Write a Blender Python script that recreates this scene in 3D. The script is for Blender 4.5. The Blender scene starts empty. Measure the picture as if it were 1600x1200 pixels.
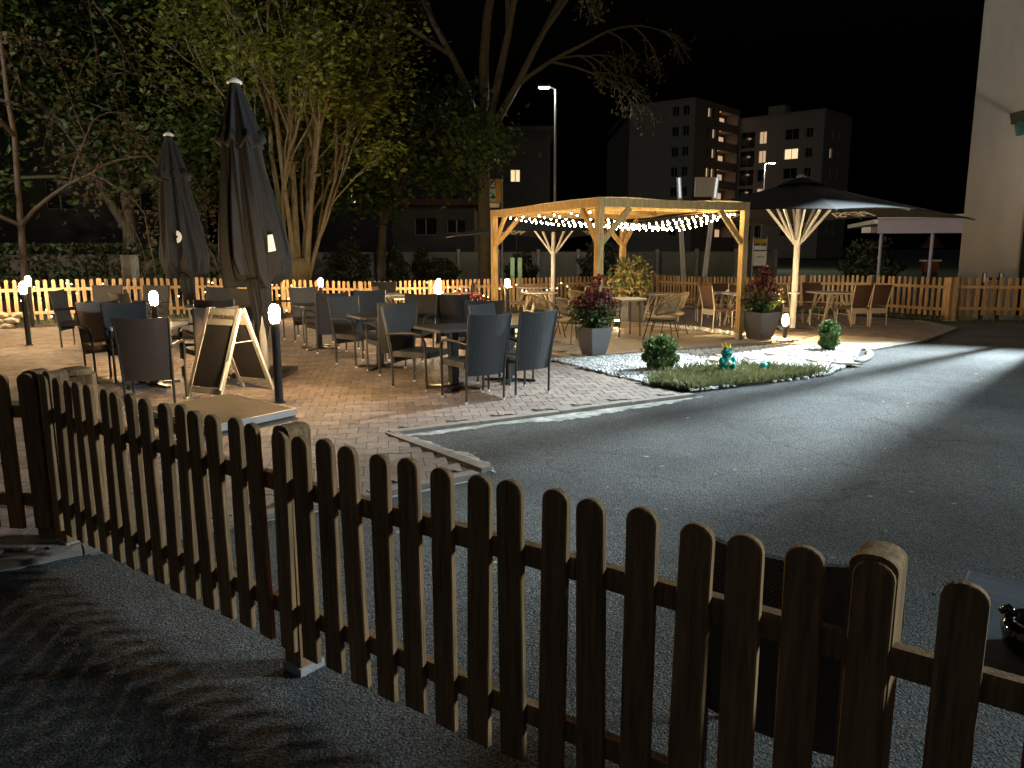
import bpy, bmesh, math, random
import numpy as np
from mathutils import Vector, Matrix
random.seed(7); rng = np.random.default_rng(7)
S = bpy.context.scene; COL = S.collection
R = math.radians

# ------------------------------------------------------------------ camera
cd = bpy.data.cameras.new('camera'); cam = bpy.data.objects.new('camera', cd); COL.objects.link(cam)
cd.sensor_width = 36; cd.lens = 27.0; cd.clip_start = .05; cd.clip_end = 2000
_p, _r = .1743, .0015
_fw = Vector((0, math.cos(_p), -math.sin(_p))); _u0 = Vector((0, math.sin(_p), math.cos(_p))); _r0 = Vector((1, 0, 0))
_rt = _r0*math.cos(_r) - _u0*math.sin(_r); _up = _u0*math.cos(_r) + _r0*math.sin(_r)
cam.matrix_world = Matrix(((_rt.x, _up.x, -_fw.x, 0), (_rt.y, _up.y, -_fw.y, 0), (_rt.z, _up.z, -_fw.z, 1.5), (0, 0, 0, 1)))
S.camera = cam
# ------------------------------------------------------------------ night sky
W = bpy.data.worlds.new('World'); S.world = W; W.use_nodes = True
wn = W.node_tree.nodes; sky = wn.new('ShaderNodeTexSky'); sky.sky_type = 'NISHITA'; sky.sun_disc = False
sky.sun_elevation = R(-4); sky.sun_rotation = R(200)
W.node_tree.links.new(sky.outputs[0], wn['Background'].inputs[0]); wn['Background'].inputs[1].default_value = .05
sl = bpy.data.lights.new('fill_sun', 'SUN'); sl.energy = .075; sl.angle = R(60); sl.color = (.88, .95, 1)  # sun lamp added as soft fill from the camera side
so = bpy.data.objects.new('fill_sun', sl); COL.objects.link(so); so.rotation_euler = (R(50), 0, R(-25))
# ------------------------------------------------------------------ exposure and render settings
S.view_settings.view_transform = 'Standard'; S.view_settings.look = 'None'
S.view_settings.exposure = 0; S.view_settings.gamma = 1; S.view_settings.use_curve_mapping = False
S.render.engine = 'CYCLES'
S.cycles.use_denoising = True; S.cycles.sample_clamp_indirect = 4; S.cycles.sample_clamp_direct = 0
S.cycles.max_bounces = 5; S.cycles.caustics_reflective = False; S.cycles.caustics_refractive = False
S.cycles.use_light_tree = True

# ------------------------------------------------------------------ helpers
def sstep(a, b, x):
    t = min(1, max(0, (x-a)/(b-a))); return t*t*(3-2*t)
def gz(x, y):
    """the terrace falls away a little towards its back corner"""
    return -.2*sstep(14, 19, y)*sstep(-8, -3, x)*(1-sstep(5, 8, x)*(1-sstep(18, 24, y)))

class MB:
    def __init__(s): s.v = []; s.f = []
    def add(s, v, f, M=None):
        o = len(s.v)
        if M is not None: v = [tuple(M @ Vector(p)) for p in v]
        s.v += [tuple(p) for p in v]; s.f += [tuple(i+o for i in q) for q in f]; return s
    def box(s, c, d, rz=0, M=None):
        x, y, z = d[0]/2, d[1]/2, d[2]/2
        v = [(-x, -y, -z), (x, -y, -z), (x, y, -z), (-x, y, -z), (-x, -y, z), (x, -y, z), (x, y, z), (-x, y, z)]
        T = Matrix.Translation(c) @ Matrix.Rotation(rz, 4, 'Z')
        if M is not None: T = M @ T
        return s.add(v, [(0, 3, 2, 1), (4, 5, 6, 7), (0, 1, 5, 4), (1, 2, 6, 5), (2, 3, 7, 6), (3, 0, 4, 7)], T)
    def bar(s, a, b, w, h, roll=None):
        a, b = Vector(a), Vector(b); d = (b-a).normalized()
        up = Vector((0, 0, 1)) if abs(d.z) < .95 else Vector((0, 1, 0))
        if roll is not None: up = Vector(roll)
        x = d.cross(up).normalized(); u = x.cross(d).normalized()
        v = [p + x*sx*w/2 + u*su*h/2 for p in (a, b) for sx, su in ((-1, -1), (1, -1), (1, 1), (-1, 1))]
        return s.add(v, [(0, 1, 2, 3), (7, 6, 5, 4), (0, 4, 5, 1), (1, 5, 6, 2), (2, 6, 7, 3), (3, 7, 4, 0)])
    def tube(s, pts, r, n=8, cap=True):
        pts = [Vector(p) for p in pts]; rr = r if isinstance(r, (list, tuple)) else [r]*len(pts)
        o = len(s.v); px = None
        for i, p in enumerate(pts):
            d = (pts[min(i+1, len(pts)-1)] - pts[max(i-1, 0)])
            d = d.normalized() if d.length > 1e-9 else Vector((0, 0, 1))
            if px is None: px = d.cross(Vector((0, 0, 1)) if abs(d.z) < .9 else Vector((1, 0, 0))).normalized()
            px = (px - d*px.dot(d)); px = px.normalized() if px.length > 1e-6 else d.orthogonal().normalized()
            py = d.cross(px)
            for k in range(n):
                a = 2*math.pi*k/n; s.v.append(tuple(p + (px*math.cos(a)+py*math.sin(a))*rr[i]))
        for i in range(len(pts)-1):
            for k in range(n):
                k2 = (k+1) % n; s.f.append((o+i*n+k, o+i*n+k2, o+(i+1)*n+k2, o+(i+1)*n+k))
        if cap: s.f.append(tuple(o+k for k in range(n))[::-1]); s.f.append(tuple(o+(len(pts)-1)*n+k for k in range(n)))
        return s
    def lathe(s, prof, n=20, c=(0, 0, 0), fn=None):
        o = len(s.v)
        for r, z in prof:
            for k in range(n):
                a = 2*math.pi*k/n; q = r*(fn(a, z) if fn else 1); s.v.append((c[0]+q*math.cos(a), c[1]+q*math.sin(a), c[2]+z))
        for i in range(len(prof)-1):
            for k in range(n):
                k2 = (k+1) % n; s.f.append((o+i*n+k, o+i*n+k2, o+(i+1)*n+k2, o+(i+1)*n+k))
        s.f.append(tuple(o+k for k in range(n))[::-1]); s.f.append(tuple(o+(len(prof)-1)*n+k for k in range(n)))
        return s
    def prism(s, poly, z0, z1, M=None):
        n = len(poly); v = [(x, y, z0) for x, y in poly] + [(x, y, z1) for x, y in poly]
        f = [tuple(range(n))[::-1], tuple(range(n, 2*n))] + [(i, (i+1) % n, n+(i+1) % n, n+i) for i in range(n)]
        return s.add(v, f, M)
    def ball(s, c, r, n=10, m=7):
        rx, ry, rz = r if isinstance(r, tuple) else (r, r, r)
        o = len(s.v)
        for i in range(m+1):
            t = math.pi*i/m
            for k in range(n):
                a = 2*math.pi*k/n; s.v.append((c[0]+rx*math.sin(t)*math.cos(a), c[1]+ry*math.sin(t)*math.sin(a), c[2]-rz*math.cos(t)))
        for i in range(m):
            for k in range(n):
                k2 = (k+1) % n; s.f.append((o+i*n+k, o+i*n+k2, o+(i+1)*n+k2, o+(i+1)*n+k))
        return s
    def mesh(s, name, mat=None, smooth=False):
        me = bpy.data.meshes.new(name); me.from_pydata(s.v, [], s.f); me.validate()
        if mat: me.materials.append(mat)
        if smooth: me.polygons.foreach_set('use_smooth', [True]*len(me.polygons))
        me.update(); return me
    def ob(s, name, mat, parent=None, smooth=False, **k): return link(name, s.mesh(name, mat, smooth), parent, **k)

def tag(o, label=None, cat=None, group=None, kind=None):
    if label: o['label'] = label
    if cat: o['category'] = cat
    if group: o['group'] = group
    if kind: o['kind'] = kind
    return o
def link(name, me, parent=None, loc=None, rot=None, **k):
    o = bpy.data.objects.new(name, me); COL.objects.link(o)
    if parent: o.parent = parent
    if loc is not None: o.location = loc
    if rot is not None: o.rotation_euler = rot
    return tag(o, **k)
def empty(name, loc=(0, 0, 0), rz=0, **k):
    o = link(name, None, None, loc, (0, 0, rz), **k); o.empty_display_size = .1; return o
def clone(o, parent=None):
    c = o.copy(); COL.objects.link(c); c.parent = parent
    for ch in list(o.children): clone(ch, c)
    return c
def npmesh(name, V, F, mat, attr=None):
    """V (n,3), F (m,k) arrays"""
    me = bpy.data.meshes.new(name); V = np.asarray(V, np.float32); F = np.asarray(F, np.int32); m, k = F.shape
    me.vertices.add(len(V)); me.vertices.foreach_set('co', V.ravel())
    me.loops.add(m*k); me.loops.foreach_set('vertex_index', F.ravel())
    me.polygons.add(m); me.polygons.foreach_set('loop_start', np.arange(0, m*k, k, dtype=np.int32))
    me.polygons.foreach_set('loop_total', np.full(m, k, np.int32))
    me.update(calc_edges=True); me.validate(); me.shade_flat(); me.materials.append(mat); return me

# ------------------------------------------------------------------ materials
def M(name, col, rough=.6, metal=0., var=.15, scale=6., bump=0., bscale=60., stretch=(1, 1, 1), rnd=0., island=0., spec=.5, trans=0., col2=None, bdist=.01):
    m = bpy.data.materials.new(name); m.use_nodes = True; t = m.node_tree; N = t.nodes; L = t.links
    b = N['Principled BSDF']; b.inputs['Roughness'].default_value = rough; b.inputs['Metallic'].default_value = metal
    b.inputs['Specular IOR Level'].default_value = spec
    tc = N.new('ShaderNodeTexCoord'); oi = N.new('ShaderNodeObjectInfo'); mp = N.new('ShaderNodeMapping'); mp.inputs['Scale'].default_value = stretch
    ad = N.new('ShaderNodeVectorMath'); ad.operation = 'MULTIPLY_ADD'
    ad.inputs[1].default_value = (7, 5, 9); L.new(oi.outputs['Random'], ad.inputs[0]); L.new(tc.outputs['Object'], ad.inputs[2])
    L.new(ad.outputs[0], mp.inputs[0])
    nz = N.new('ShaderNodeTexNoise'); nz.inputs['Scale'].default_value = scale; nz.inputs['Detail'].default_value = 6; nz.inputs['Roughness'].default_value = .65
    L.new(mp.outputs[0], nz.inputs['Vector'])
    rp = N.new('ShaderNodeValToRGB'); e = rp.color_ramp.elements
    c2 = col2 or tuple(c*(1+var) for c in col); c1 = tuple(c*(1-var) for c in col)
    e[0].position = .3; e[0].color = (*c1, 1); e[1].position = .7; e[1].color = (*c2, 1)
    L.new(nz.outputs['Fac'], rp.inputs[0]); out = rp.outputs[0]
    if rnd or island:
        hs = N.new('ShaderNodeHueSaturation'); mr = N.new('ShaderNodeMapRange'); a = rnd or island
        mr.inputs[3].default_value = 1-a; mr.inputs[4].default_value = 1+a
        if island:
            ge = N.new('ShaderNodeNewGeometry'); src = ge.outputs['Random Per Island']
            if rnd:
                aa = N.new('ShaderNodeMath'); aa.operation = 'ADD'; L.new(src, aa.inputs[0]); L.new(oi.outputs['Random'], aa.inputs[1])
                fr = N.new('ShaderNodeMath'); fr.operation = 'FRACT'; L.new(aa.outputs[0], fr.inputs[0]); src = fr.outputs[0]
        else: src = oi.outputs['Random']
        L.new(src, mr.inputs[0]); L.new(mr.outputs[0], hs.inputs['Value']); L.new(out, hs.inputs['Color']); out = hs.outputs[0]
    L.new(out, b.inputs['Base Color'])
    if bump:
        n2 = N.new('ShaderNodeTexNoise'); n2.inputs['Scale'].default_value = bscale; n2.inputs['Detail'].default_value = 4
        L.new(mp.outputs[0], n2.inputs['Vector']); bp = N.new('ShaderNodeBump'); bp.inputs['Strength'].default_value = bump; bp.inputs['Distance'].default_value = bdist
        L.new(n2.outputs['Fac'], bp.inputs['Height']); L.new(bp.outputs[0], b.inputs['Normal'])
    if trans:
        tr = N.new('ShaderNodeBsdfTranslucent'); L.new(out, tr.inputs[0]); mx = N.new('ShaderNodeMixShader'); mx.inputs[0].default_value = trans
        L.new(b.outputs[0], mx.inputs[1]); L.new(tr.outputs[0], mx.inputs[2]); L.new(mx.outputs[0], N['Material Output'].inputs[0])
    return m
def EM(name, col, st):
    m = bpy.data.materials.new(name); m.use_nodes = True; b = m.node_tree.nodes['Principled BSDF']
    b.inputs['Base Color'].default_value = (.8, .8, .8, 1); b.inputs['Emission Color'].default_value = (*col, 1); b.inputs['Emission Strength'].default_value = st
    return m
def weave(name, c1, c2, sx=55., sz=90.):
    m = M(name, c1, .55, var=.1, scale=20); t = m.node_tree; N = t.nodes; L = t.links; b = N['Principled BSDF']
    tc = N.new('ShaderNodeTexCoord'); sp = N.new('ShaderNodeSeparateXYZ'); L.new(tc.outputs['Object'], sp.inputs[0])
    def sine(sock, k, off=0):
        a = N.new('ShaderNodeMath'); a.operation = 'MULTIPLY'; a.inputs[1].default_value = k*math.pi*2/2; L.new(sock, a.inputs[0])
        s = N.new('ShaderNodeMath'); s.operation = 'SINE'; L.new(a.outputs[0], s.inputs[0]); return s.outputs[0]
    d = N.new('ShaderNodeMath'); d.operation = 'ADD'; L.new(sp.outputs[1], d.inputs[0]); L.new(sp.outputs[2], d.inputs[1])
    mu = N.new('ShaderNodeMath'); mu.operation = 'MULTIPLY'; L.new(sine(sp.outputs[0], sx), mu.inputs[0]); L.new(sine(d.outputs[0], sz), mu.inputs[1])
    mr = N.new('ShaderNodeMapRange'); mr.inputs[1].default_value = -.7; mr.inputs[2].default_value = .7; L.new(mu.outputs[0], mr.inputs[0])
    mix = N.new('ShaderNodeMix'); mix.data_type = 'RGBA'; mix.inputs[6].default_value = (*c2, 1); mix.inputs[7].default_value = (*c1, 1); L.new(mr.outputs[0], mix.inputs[0])
    L.new(mix.outputs[2], b.inputs['Base Color'])
    bp = N.new('ShaderNodeBump'); bp.inputs['Strength'].default_value = .7; bp.inputs['Distance'].default_value = .004
    L.new(mr.outputs[0], bp.inputs['Height']); L.new(bp.outputs[0], b.inputs['Normal']); return m
def wood(name, col, var=.5, rough=.6, rnd=.18):
    m = M(name, col, .85, var=var, scale=5, stretch=(14, 14, .9), rnd=rnd, bump=.55, bscale=9, bdist=.004, spec=.2); return m

m_asph = M('asphalt', (.125, .128, .128), .95, spec=.25, var=.25, scale=.7, bump=1., bscale=110, bdist=.02)
def _asph():
    t = m_asph.node_tree; N = t.nodes; L = t.links; b = N['Principled BSDF']; tc = N.new('ShaderNodeTexCoord')
    vo = N.new('ShaderNodeTexVoronoi'); vo.inputs['Scale'].default_value = 170; L.new(tc.outputs['Object'], vo.inputs['Vector'])
    rp = N.new('ShaderNodeValToRGB'); e = rp.color_ramp.elements
    e[0].position = .25; e[0].color = (.5, .5, .5, 1); e[1].position = .97; e[1].color = (2.1, 2.08, 2.0, 1); L.new(vo.outputs['Color'], rp.inputs[0])
    base = b.inputs['Base Color'].links[0].from_socket
    mx = N.new('ShaderNodeMix'); mx.data_type = 'RGBA'; mx.blend_type = 'MULTIPLY'; mx.inputs[0].default_value = 1
    L.new(base, mx.inputs[6]); L.new(rp.outputs[0], mx.inputs[7])
    # dark irregular stains and thin cracks
    n = N.new('ShaderNodeTexNoise'); n.inputs['Scale'].default_value = .45; n.inputs['Detail'].default_value = 5; L.new(tc.outputs['Object'], n.inputs['Vector'])
    r2 = N.new('ShaderNodeValToRGB'); r2.color_ramp.elements[0].position = .36; r2.color_ramp.elements[0].color = (.55, .55, .55, 1); r2.color_ramp.elements[1].position = .6
    L.new(n.outputs[0], r2.inputs[0])
    m2 = N.new('ShaderNodeMix'); m2.data_type = 'RGBA'; m2.blend_type = 'MULTIPLY'; m2.inputs[0].default_value = 1
    L.new(mx.outputs[2], m2.inputs[6]); L.new(r2.outputs[0], m2.inputs[7])
    wv = N.new('ShaderNodeTexVoronoi'); wv.feature = 'DISTANCE_TO_EDGE'; wv.inputs['Scale'].default_value = .5
    nv = N.new('ShaderNodeTexNoise'); nv.inputs['Scale'].default_value = 1.6; nv.inputs['Detail'].default_value = 6; L.new(tc.outputs['Object'], nv.inputs['Vector'])
    am = N.new('ShaderNodeVectorMath'); am.operation = 'MULTIPLY_ADD'; am.inputs[1].default_value = (.9, .9, 0); L.new(nv.outputs['Color'], am.inputs[0]); L.new(tc.outputs['Object'], am.inputs[2])
    L.new(am.outputs[0], wv.inputs['Vector'])
    r3 = N.new('ShaderNodeValToRGB'); r3.color_ramp.elements[0].position = .002; r3.color_ramp.elements[0].color = (.35, .35, .35, 1); r3.color_ramp.elements[1].position = .007
    L.new(wv.outputs[0], r3.inputs[0])
    m3 = N.new('ShaderNodeMix'); m3.data_type = 'RGBA'; m3.blend_type = 'MULTIPLY'; m3.inputs[0].default_value = .4
    L.new(m2.outputs[2], m3.inputs[6]); L.new(r3.outputs[0], m3.inputs[7]); L.new(m3.outputs[2], b.inputs['Base Color'])
_asph()
m_lawn = M('lawn_soil', (.035, .045, .018), .95, var=.5, scale=3, bump=.6, bscale=30)
m_joint = M('joint_sand', (.085, .065, .05), .95, var=.3, scale=20)
m_paver = M('paver_concrete', (.225, .176, .148), .85, var=.25, scale=14, bump=.3, bscale=120, rnd=.22, island=.22, bdist=.004)
m_conc = M('concrete', (.34, .33, .31), .85, var=.25, scale=7, bump=.4, bscale=90)
m_cement = M('worn_cement', (.55, .53, .48), .85, var=.4, scale=9, bump=.4, bscale=60)
m_kerb = M('kerb_concrete', (.24, .205, .17), .9, var=.3, scale=9, bump=.4, bscale=90)
m_smear = M('cement_stain', (.3, .29, .27), .9, var=.78, scale=7, bump=.4, bscale=60, col2=(.58, .56, .5))
m_tile = M('terrace_tile', (.27, .21, .155), .55, var=.3, scale=3, stretch=(1.5, 12, 1), rnd=.12, bump=.15, bscale=30)
m_pebble = M('white_marble_chip', (.72, .72, .71), .7, var=.12, scale=30, island=.25)
m_soil = M('soil', (.04, .028, .018), .95, var=.4, scale=25, bump=.6)
m_grass = M('grass_blade', (.13, .155, .05), .7, var=.35, scale=2, trans=.3, island=.35, col2=(.25, .23, .1))
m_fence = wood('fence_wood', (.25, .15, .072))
m_fencelit = wood('fence_wood_lit', (.5, .33, .18))  # same fence wood, lightened to carry the lamp glow in its colour
m_perg = wood('larch', (.46, .3, .125), rnd=.08)
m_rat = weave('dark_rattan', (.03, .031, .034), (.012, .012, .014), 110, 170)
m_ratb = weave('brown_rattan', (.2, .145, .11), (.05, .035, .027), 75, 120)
m_rattan = weave('chestnut_rattan', (.13, .065, .04), (.07, .034, .02), 110, 170)
m_dmet = M('dark_metal', (.028, .028, .03), .45, .3, var=.1)
m_alu = M('grey_tube', (.07, .068, .065), .5, .5, var=.1)
m_white = M('white_paint', (.78, .76, .72), .45, var=.05)
m_pale = M('pale_wood', (.55, .47, .36), .5, var=.15, stretch=(10, 10, 1))
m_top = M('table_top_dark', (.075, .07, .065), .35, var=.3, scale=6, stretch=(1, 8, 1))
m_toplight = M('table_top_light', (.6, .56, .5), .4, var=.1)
m_rope = M('rope', (.24, .19, .115), .8, var=.2, scale=40)
m_fab = M('black_canvas', (.012, .012, .0135), .85, var=.15, scale=3, bump=.3, bscale=14, bdist=.02)
m_canin = M('canopy_canvas', (.016, .0145, .0135), .9, var=.1, scale=3)
m_clothroof = M('sand_awning_cloth', (.3, .25, .16), .9, var=.08, trans=.15)
m_pot = M('slate_planter', (.11, .105, .105), .55, var=.12, scale=9, bump=.15)
m_leafR = M('photinia_red', (.2, .055, .045), .4, var=.4, scale=9, island=.45, trans=.25)
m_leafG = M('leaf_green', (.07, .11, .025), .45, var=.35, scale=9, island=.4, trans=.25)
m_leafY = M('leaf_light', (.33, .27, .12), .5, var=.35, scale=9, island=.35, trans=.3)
m_box = M('boxwood_leaf', (.075, .14, .03), .5, var=.4, scale=12, island=.4, trans=.25)
m_hedge = M('hedge_leaf', (.035, .05, .016), .6, var=.35, scale=4, island=.4)
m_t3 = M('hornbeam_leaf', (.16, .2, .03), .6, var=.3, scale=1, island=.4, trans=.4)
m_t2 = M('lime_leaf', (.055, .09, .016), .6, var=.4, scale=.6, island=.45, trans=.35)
m_t1 = M('brown_needle', (.06, .042, .02), .8, var=.4, scale=1, island=.4, trans=.2)
m_t5 = M('spring_leaf', (.11, .11, .04), .6, var=.4, scale=1, island=.4, trans=.3)
m_bark = M('bark', (.17, .14, .09), .9, var=.4, scale=4, stretch=(6, 6, 1), bump=.6, bscale=12, bdist=.03)
m_bark2 = M('bark_dark', (.085, .072, .05), .9, var=.4, scale=4, stretch=(6, 6, 1), bump=.6, bscale=12, bdist=.03)
m_render = M('wall_render', (.4, .35, .295), .92, var=.16, scale=.9, bump=.5, bscale=70, stretch=(1, 1, .35))
m_plinth = M('plinth_grey', (.33, .32, .29), .9, var=.1, scale=2)
m_glass = M('dark_glass', (.012, .013, .015), .08, var=.1)
m_blk = M('block_render', (.3, .27, .22), .9, var=.06, scale=.5)
m_blk2 = M('block_render_dark', (.3, .22, .17), .9, var=.08, scale=.5)
m_old = M('old_render', (.075, .068, .056), .9, var=.2, scale=1.5)
m_wallp = M('wall_panel', (.21, .2, .165), .9, var=.15, scale=1.5, rnd=.1)
m_roof = M('roof_red', (.1, .035, .025), .85, var=.3, scale=5)
m_cfas = M('carport_fascia', (.45, .44, .6), .5, var=.04)
m_teal = M('teal_paint', (.06, .24, .21), .35, var=.1)
m_frog = M('frog_glaze', (.008, .26, .235), .25, var=.25, scale=15)
m_yel = M('yellow_glaze', (.75, .6, .08), .3, var=.1)
m_cream = M('cream_glaze', (.75, .68, .38), .35, var=.08)
m_board = M('chalkboard', (.03, .027, .025), .7, var=.25, scale=5)
m_frame = M('whitewashed_pine', (.4, .385, .335), .8, var=.25, scale=5, stretch=(9, 9, 1))
m_ink = M('brown_print', (.13, .085, .06), .7)
m_inkr = M('red_print', (.28, .13, .12), .7)
m_rock = M('field_stone', (.42, .36, .27), .9, var=.3, scale=5, island=.25, bump=.6, bscale=18)
m_steel = M('galvanised', (.5, .5, .5), .4, .8, var=.1)
m_black = M('black_gloss', (.006, .006, .007), .06, var=.1)
m_slate = M('slate_table', (.1, .115, .13), .45, var=.35, scale=4, stretch=(1, 5, 1))
m_orange = M('orange_paint', (.12, .04, .015), .5)
m_pink = M('red_paint', (.05, .016, .016), .5)
m_platform = M('platform_cover', (.085, .072, .054), .95, spec=.1, var=.2, scale=3)
m_blue = M('sign_blue', (.02, .05, .3), .4)
m_green = M('sign_green', (.3, .6, .42), .4)
m_signy = M('sign_yellow', (.42, .25, .03), .5)
e_boll = EM('bollard_glow', (1, .67, .33), 920)
e_bulb = EM('bulb_glow', (1, .76, .4), 135)
e_fairy = EM('fairy_glow', (1, .72, .34), 16)
e_led = EM('street_led', (.95, 1, .88), 90)
e_win = EM('lit_window', (1, .78, .42), 1.0)
e_win2 = EM('lit_window_dim', (1, .66, .36), .55)
e_loggia = EM('loggia_lamp', (1, .62, .38), 30)
e_flood = EM('flood_glow', (.9, .97, 1), 60)
e_tube = EM('sign_tube', (.85, .97, 1), .75)
e_upl = EM('uplight_glow', (1, .76, .42), 650)
e_far = EM('far_flood', (.75, 1, 1), 14)

# ------------------------------------------------------------------ ground sheets
xs = [-600, -250, -100, -50] + list(np.arange(-26, 26.1, 1)) + [50, 100, 250, 600]
ys = [-60, -20] + list(np.arange(-6, 40.1, 1)) + [60, 120, 300, 900]
V = [(x, y, gz(x, y)) for y in ys for x in xs]; nx = len(xs)
F = [(j*nx+i, j*nx+i+1, (j+1)*nx+i+1, (j+1)*nx+i) for j in range(len(ys)-1) for i in range(nx-1)]
MB().add(V, F).ob('ground', m_asph, kind='structure', label='dark coarse asphalt yard between the fence and the terrace')

def sheet(name, poly, off, mat, step=1., **k):
    bm = bmesh.new(); bm.faces.new([bm.verts.new((x, y, 0)) for x, y in poly])
    ymin = min(p[1] for p in poly); ymax = max(p[1] for p in poly); xmin = min(p[0] for p in poly); xmax = max(p[0] for p in poly)
    for ax, lo, hi in ((1, max(ymin, 13), min(ymax, 27)), (0, max(xmin, -9), min(xmax, 9))):
        c = math.ceil(lo/step)*step
        while c < hi and ymax > 13:
            n = (0, 1, 0) if ax else (1, 0, 0); co = (0, c, 0) if ax else (c, 0, 0)
            bmesh.ops.bisect_plane(bm, geom=bm.verts[:]+bm.edges[:]+bm.faces[:], plane_co=co, plane_no=n); c += step
    bmesh.ops.triangulate(bm, faces=bm.faces[:])
    for v in bm.verts: v.co.z = gz(v.co.x, v.co.y) + off
    bmesh.ops.recalc_face_normals(bm, faces=bm.faces[:])
    if sum(f.normal.z for f in bm.faces) < 0: bmesh.ops.reverse_faces(bm, faces=bm.faces[:])
    me = bpy.data.meshes.new(name); bm.to_mesh(me); bm.free(); me.materials.append(mat)
    return link(name, me, kind=k.pop('kind', 'structure'), **k)
def inside(poly, X, Y):
    X = np.asarray(X); Y = np.asarray(Y); r = np.zeros(X.shape, bool); n = len(poly)
    for i in range(n):
        x1, y1 = poly[i]; x2, y2 = poly[(i+1) % n]
        c = (y1 > Y) != (y2 > Y)
        with np.errstate(divide='ignore', invalid='ignore'): r ^= c & (X < (x2-x1)*(Y-y1)/(y2-y1+1e-12)+x1)
    return r

FA, FB, FC, FD = (-10.2, 15.1), (4.35, 24.0), (9.05, 15.97), (13.5, 15.2)      # the back fence, seen from inside
lawn_poly = [(-60, 12), (-14, 12), (-10.2, 14.3), (-9.4, 14.75), (4.3, 23.1), (8.4, 16.0), (8.9, 15.3), (13.5, 14.7), (60, 14.7), (60, 80), (-60, 80)]
sheet('lawn', lawn_poly, .004, m_lawn, label='dark planting strip and lawn along and beyond the back fence')
patio = [(-1.0, 6.16), (1.82, 7.82), (.44, 10.4), (4.31, 11.95), (5.2, 11.3), (6.6, 12.45), (8.3, 14.5), (8.4, 16.0), (4.3, 23.1), (-9.4, 14.75), (-14, 12), (-14, -3.95), (-2.16, 3.72), (-.2, 5.02)]
pav = sheet('patio_paving', patio, .010, m_joint, label='brown interlocking concrete block paving of the beer garden')
# double-T blocks, laid so that the zigzag joints run left to right
def paver_poly():
    w, q, h = .1, .072, .0825; g = .0025
    prof = [(w, -h), (w, -h*.62), (q, -h*.38), (q, h*.38), (w, h*.62), (w, h)]
    pts = [(x-g if x > 0 else x, y) for x, y in prof]; pts = pts + [(-x, y) for x, y in pts[::-1]]
    return [(y*.975, -x) for x, y in pts]
pp = paver_poly(); npp = len(pp)
def paver_arr():
    t = [(x*.965, y*.97, .0095) for x, y in pp]; s = [(x, y, .0075) for x, y in pp]; b = [(x, y, 0) for x, y in pp]
    v = t+s+b
    f = [(i, (i+1) % npp, npp+(i+1) % npp, npp+i)[::-1] for i in range(npp)] + [(npp+i, npp+(i+1) % npp, 2*npp+(i+1) % npp, 2*npp+i)[::-1] for i in range(npp)]
    # top: fan of quads across the block (left half mirrored to the right half)
    for i in range(npp//2-1): f.append((i, i+1, npp-2-i, npp-1-i)[::-1])
    return np.array(v), np.array(f)
PV, PF = paver_arr()
if True:
    tmp = PV[PF[-1]]; nrm = np.cross(tmp[1]-tmp[0], tmp[2]-tmp[0])
    if nrm[2] < 0: PF = PF[:, ::-1]
pa = R(9); ca, sa = math.cos(pa), math.sin(pa)
ii, jj = np.meshgrid(np.arange(-90, 90), np.arange(-70, 180)); ii = ii.ravel(); jj = jj.ravel()
# rows follow u, columns (pitch .172) follow v with half-block offset
U_ = ii*.165 + (jj % 2)*.0825; V_ = jj*.172
PX = U_*ca - V_*sa; PY = 5 + U_*sa + V_*ca
deck_zone = [(.55, 10.55), (4.45, 12.15), (2.7, 16.9), (-1.2, 15.2)]
apron = [(4.31, 11.95), (5.2, 11.3), (6.6, 12.45), (5.3, 13.2)]  # ground kept free of pavers for the pale light wedge
def shrink_ok(x, y):
    ok = np.ones(x.shape, bool)
    for dx, dy in ((.045, .045), (-.045, .045), (.045, -.045), (-.045, -.045)): ok &= inside(patio, x+dx, y+dy) & ~inside(deck_zone, x+dx, y+dy)
    return ok & ~inside(apron, x, y)
ok = shrink_ok(PX, PY) & (PX > -13) & (np.abs(PX) < .78*PY+.6) & (PY > 3.2)
PX, PY = PX[ok], PY[ok]; order = np.argsort(PX**2 + PY**2); PX, PY = PX[order], PY[order]
pme = npmesh('paver', PV, PF, m_paver)
# the 300 blocks that show largest: nearest ones that the near fence does not hide wholly
pick = [i for i in range(len(PX)) if PX[i] > -2.6 and PY[i] > 4.6][:300]; ps = set(pick)
for i in pick:
    link('paver', pme, pav, (PX[i], PY[i], .010+rng.normal(0, .0008)), (rng.normal(0, .004), rng.normal(0, .004), pa))
rest = np.array([i for i in range(len(PX)) if i not in ps])
bv = PV.copy(); rx = bv[:, 0]*ca - bv[:, 1]*sa; ry = bv[:, 0]*sa + bv[:, 1]*ca
n = len(rest); AV = np.zeros((n, len(bv), 3)); AV[:, :, 0] = rx + PX[rest][:, None]; AV[:, :, 1] = ry + PY[rest][:, None]
gzz = np.array([gz(a, b) for a, b in zip(PX[rest], PY[rest])])
AV[:, :, 2] = bv[:, 2] + .010 + gzz[:, None] + rng.normal(0, .0008, n)[:, None]
AF = (PF[None] + (np.arange(n)*len(bv))[:, None, None]).reshape(-1, 4)
link('paving_blocks', npmesh('paving_blocks', AV.reshape(-1, 3), AF, m_paver), pav, kind='stuff')
PZ = .0195

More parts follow.
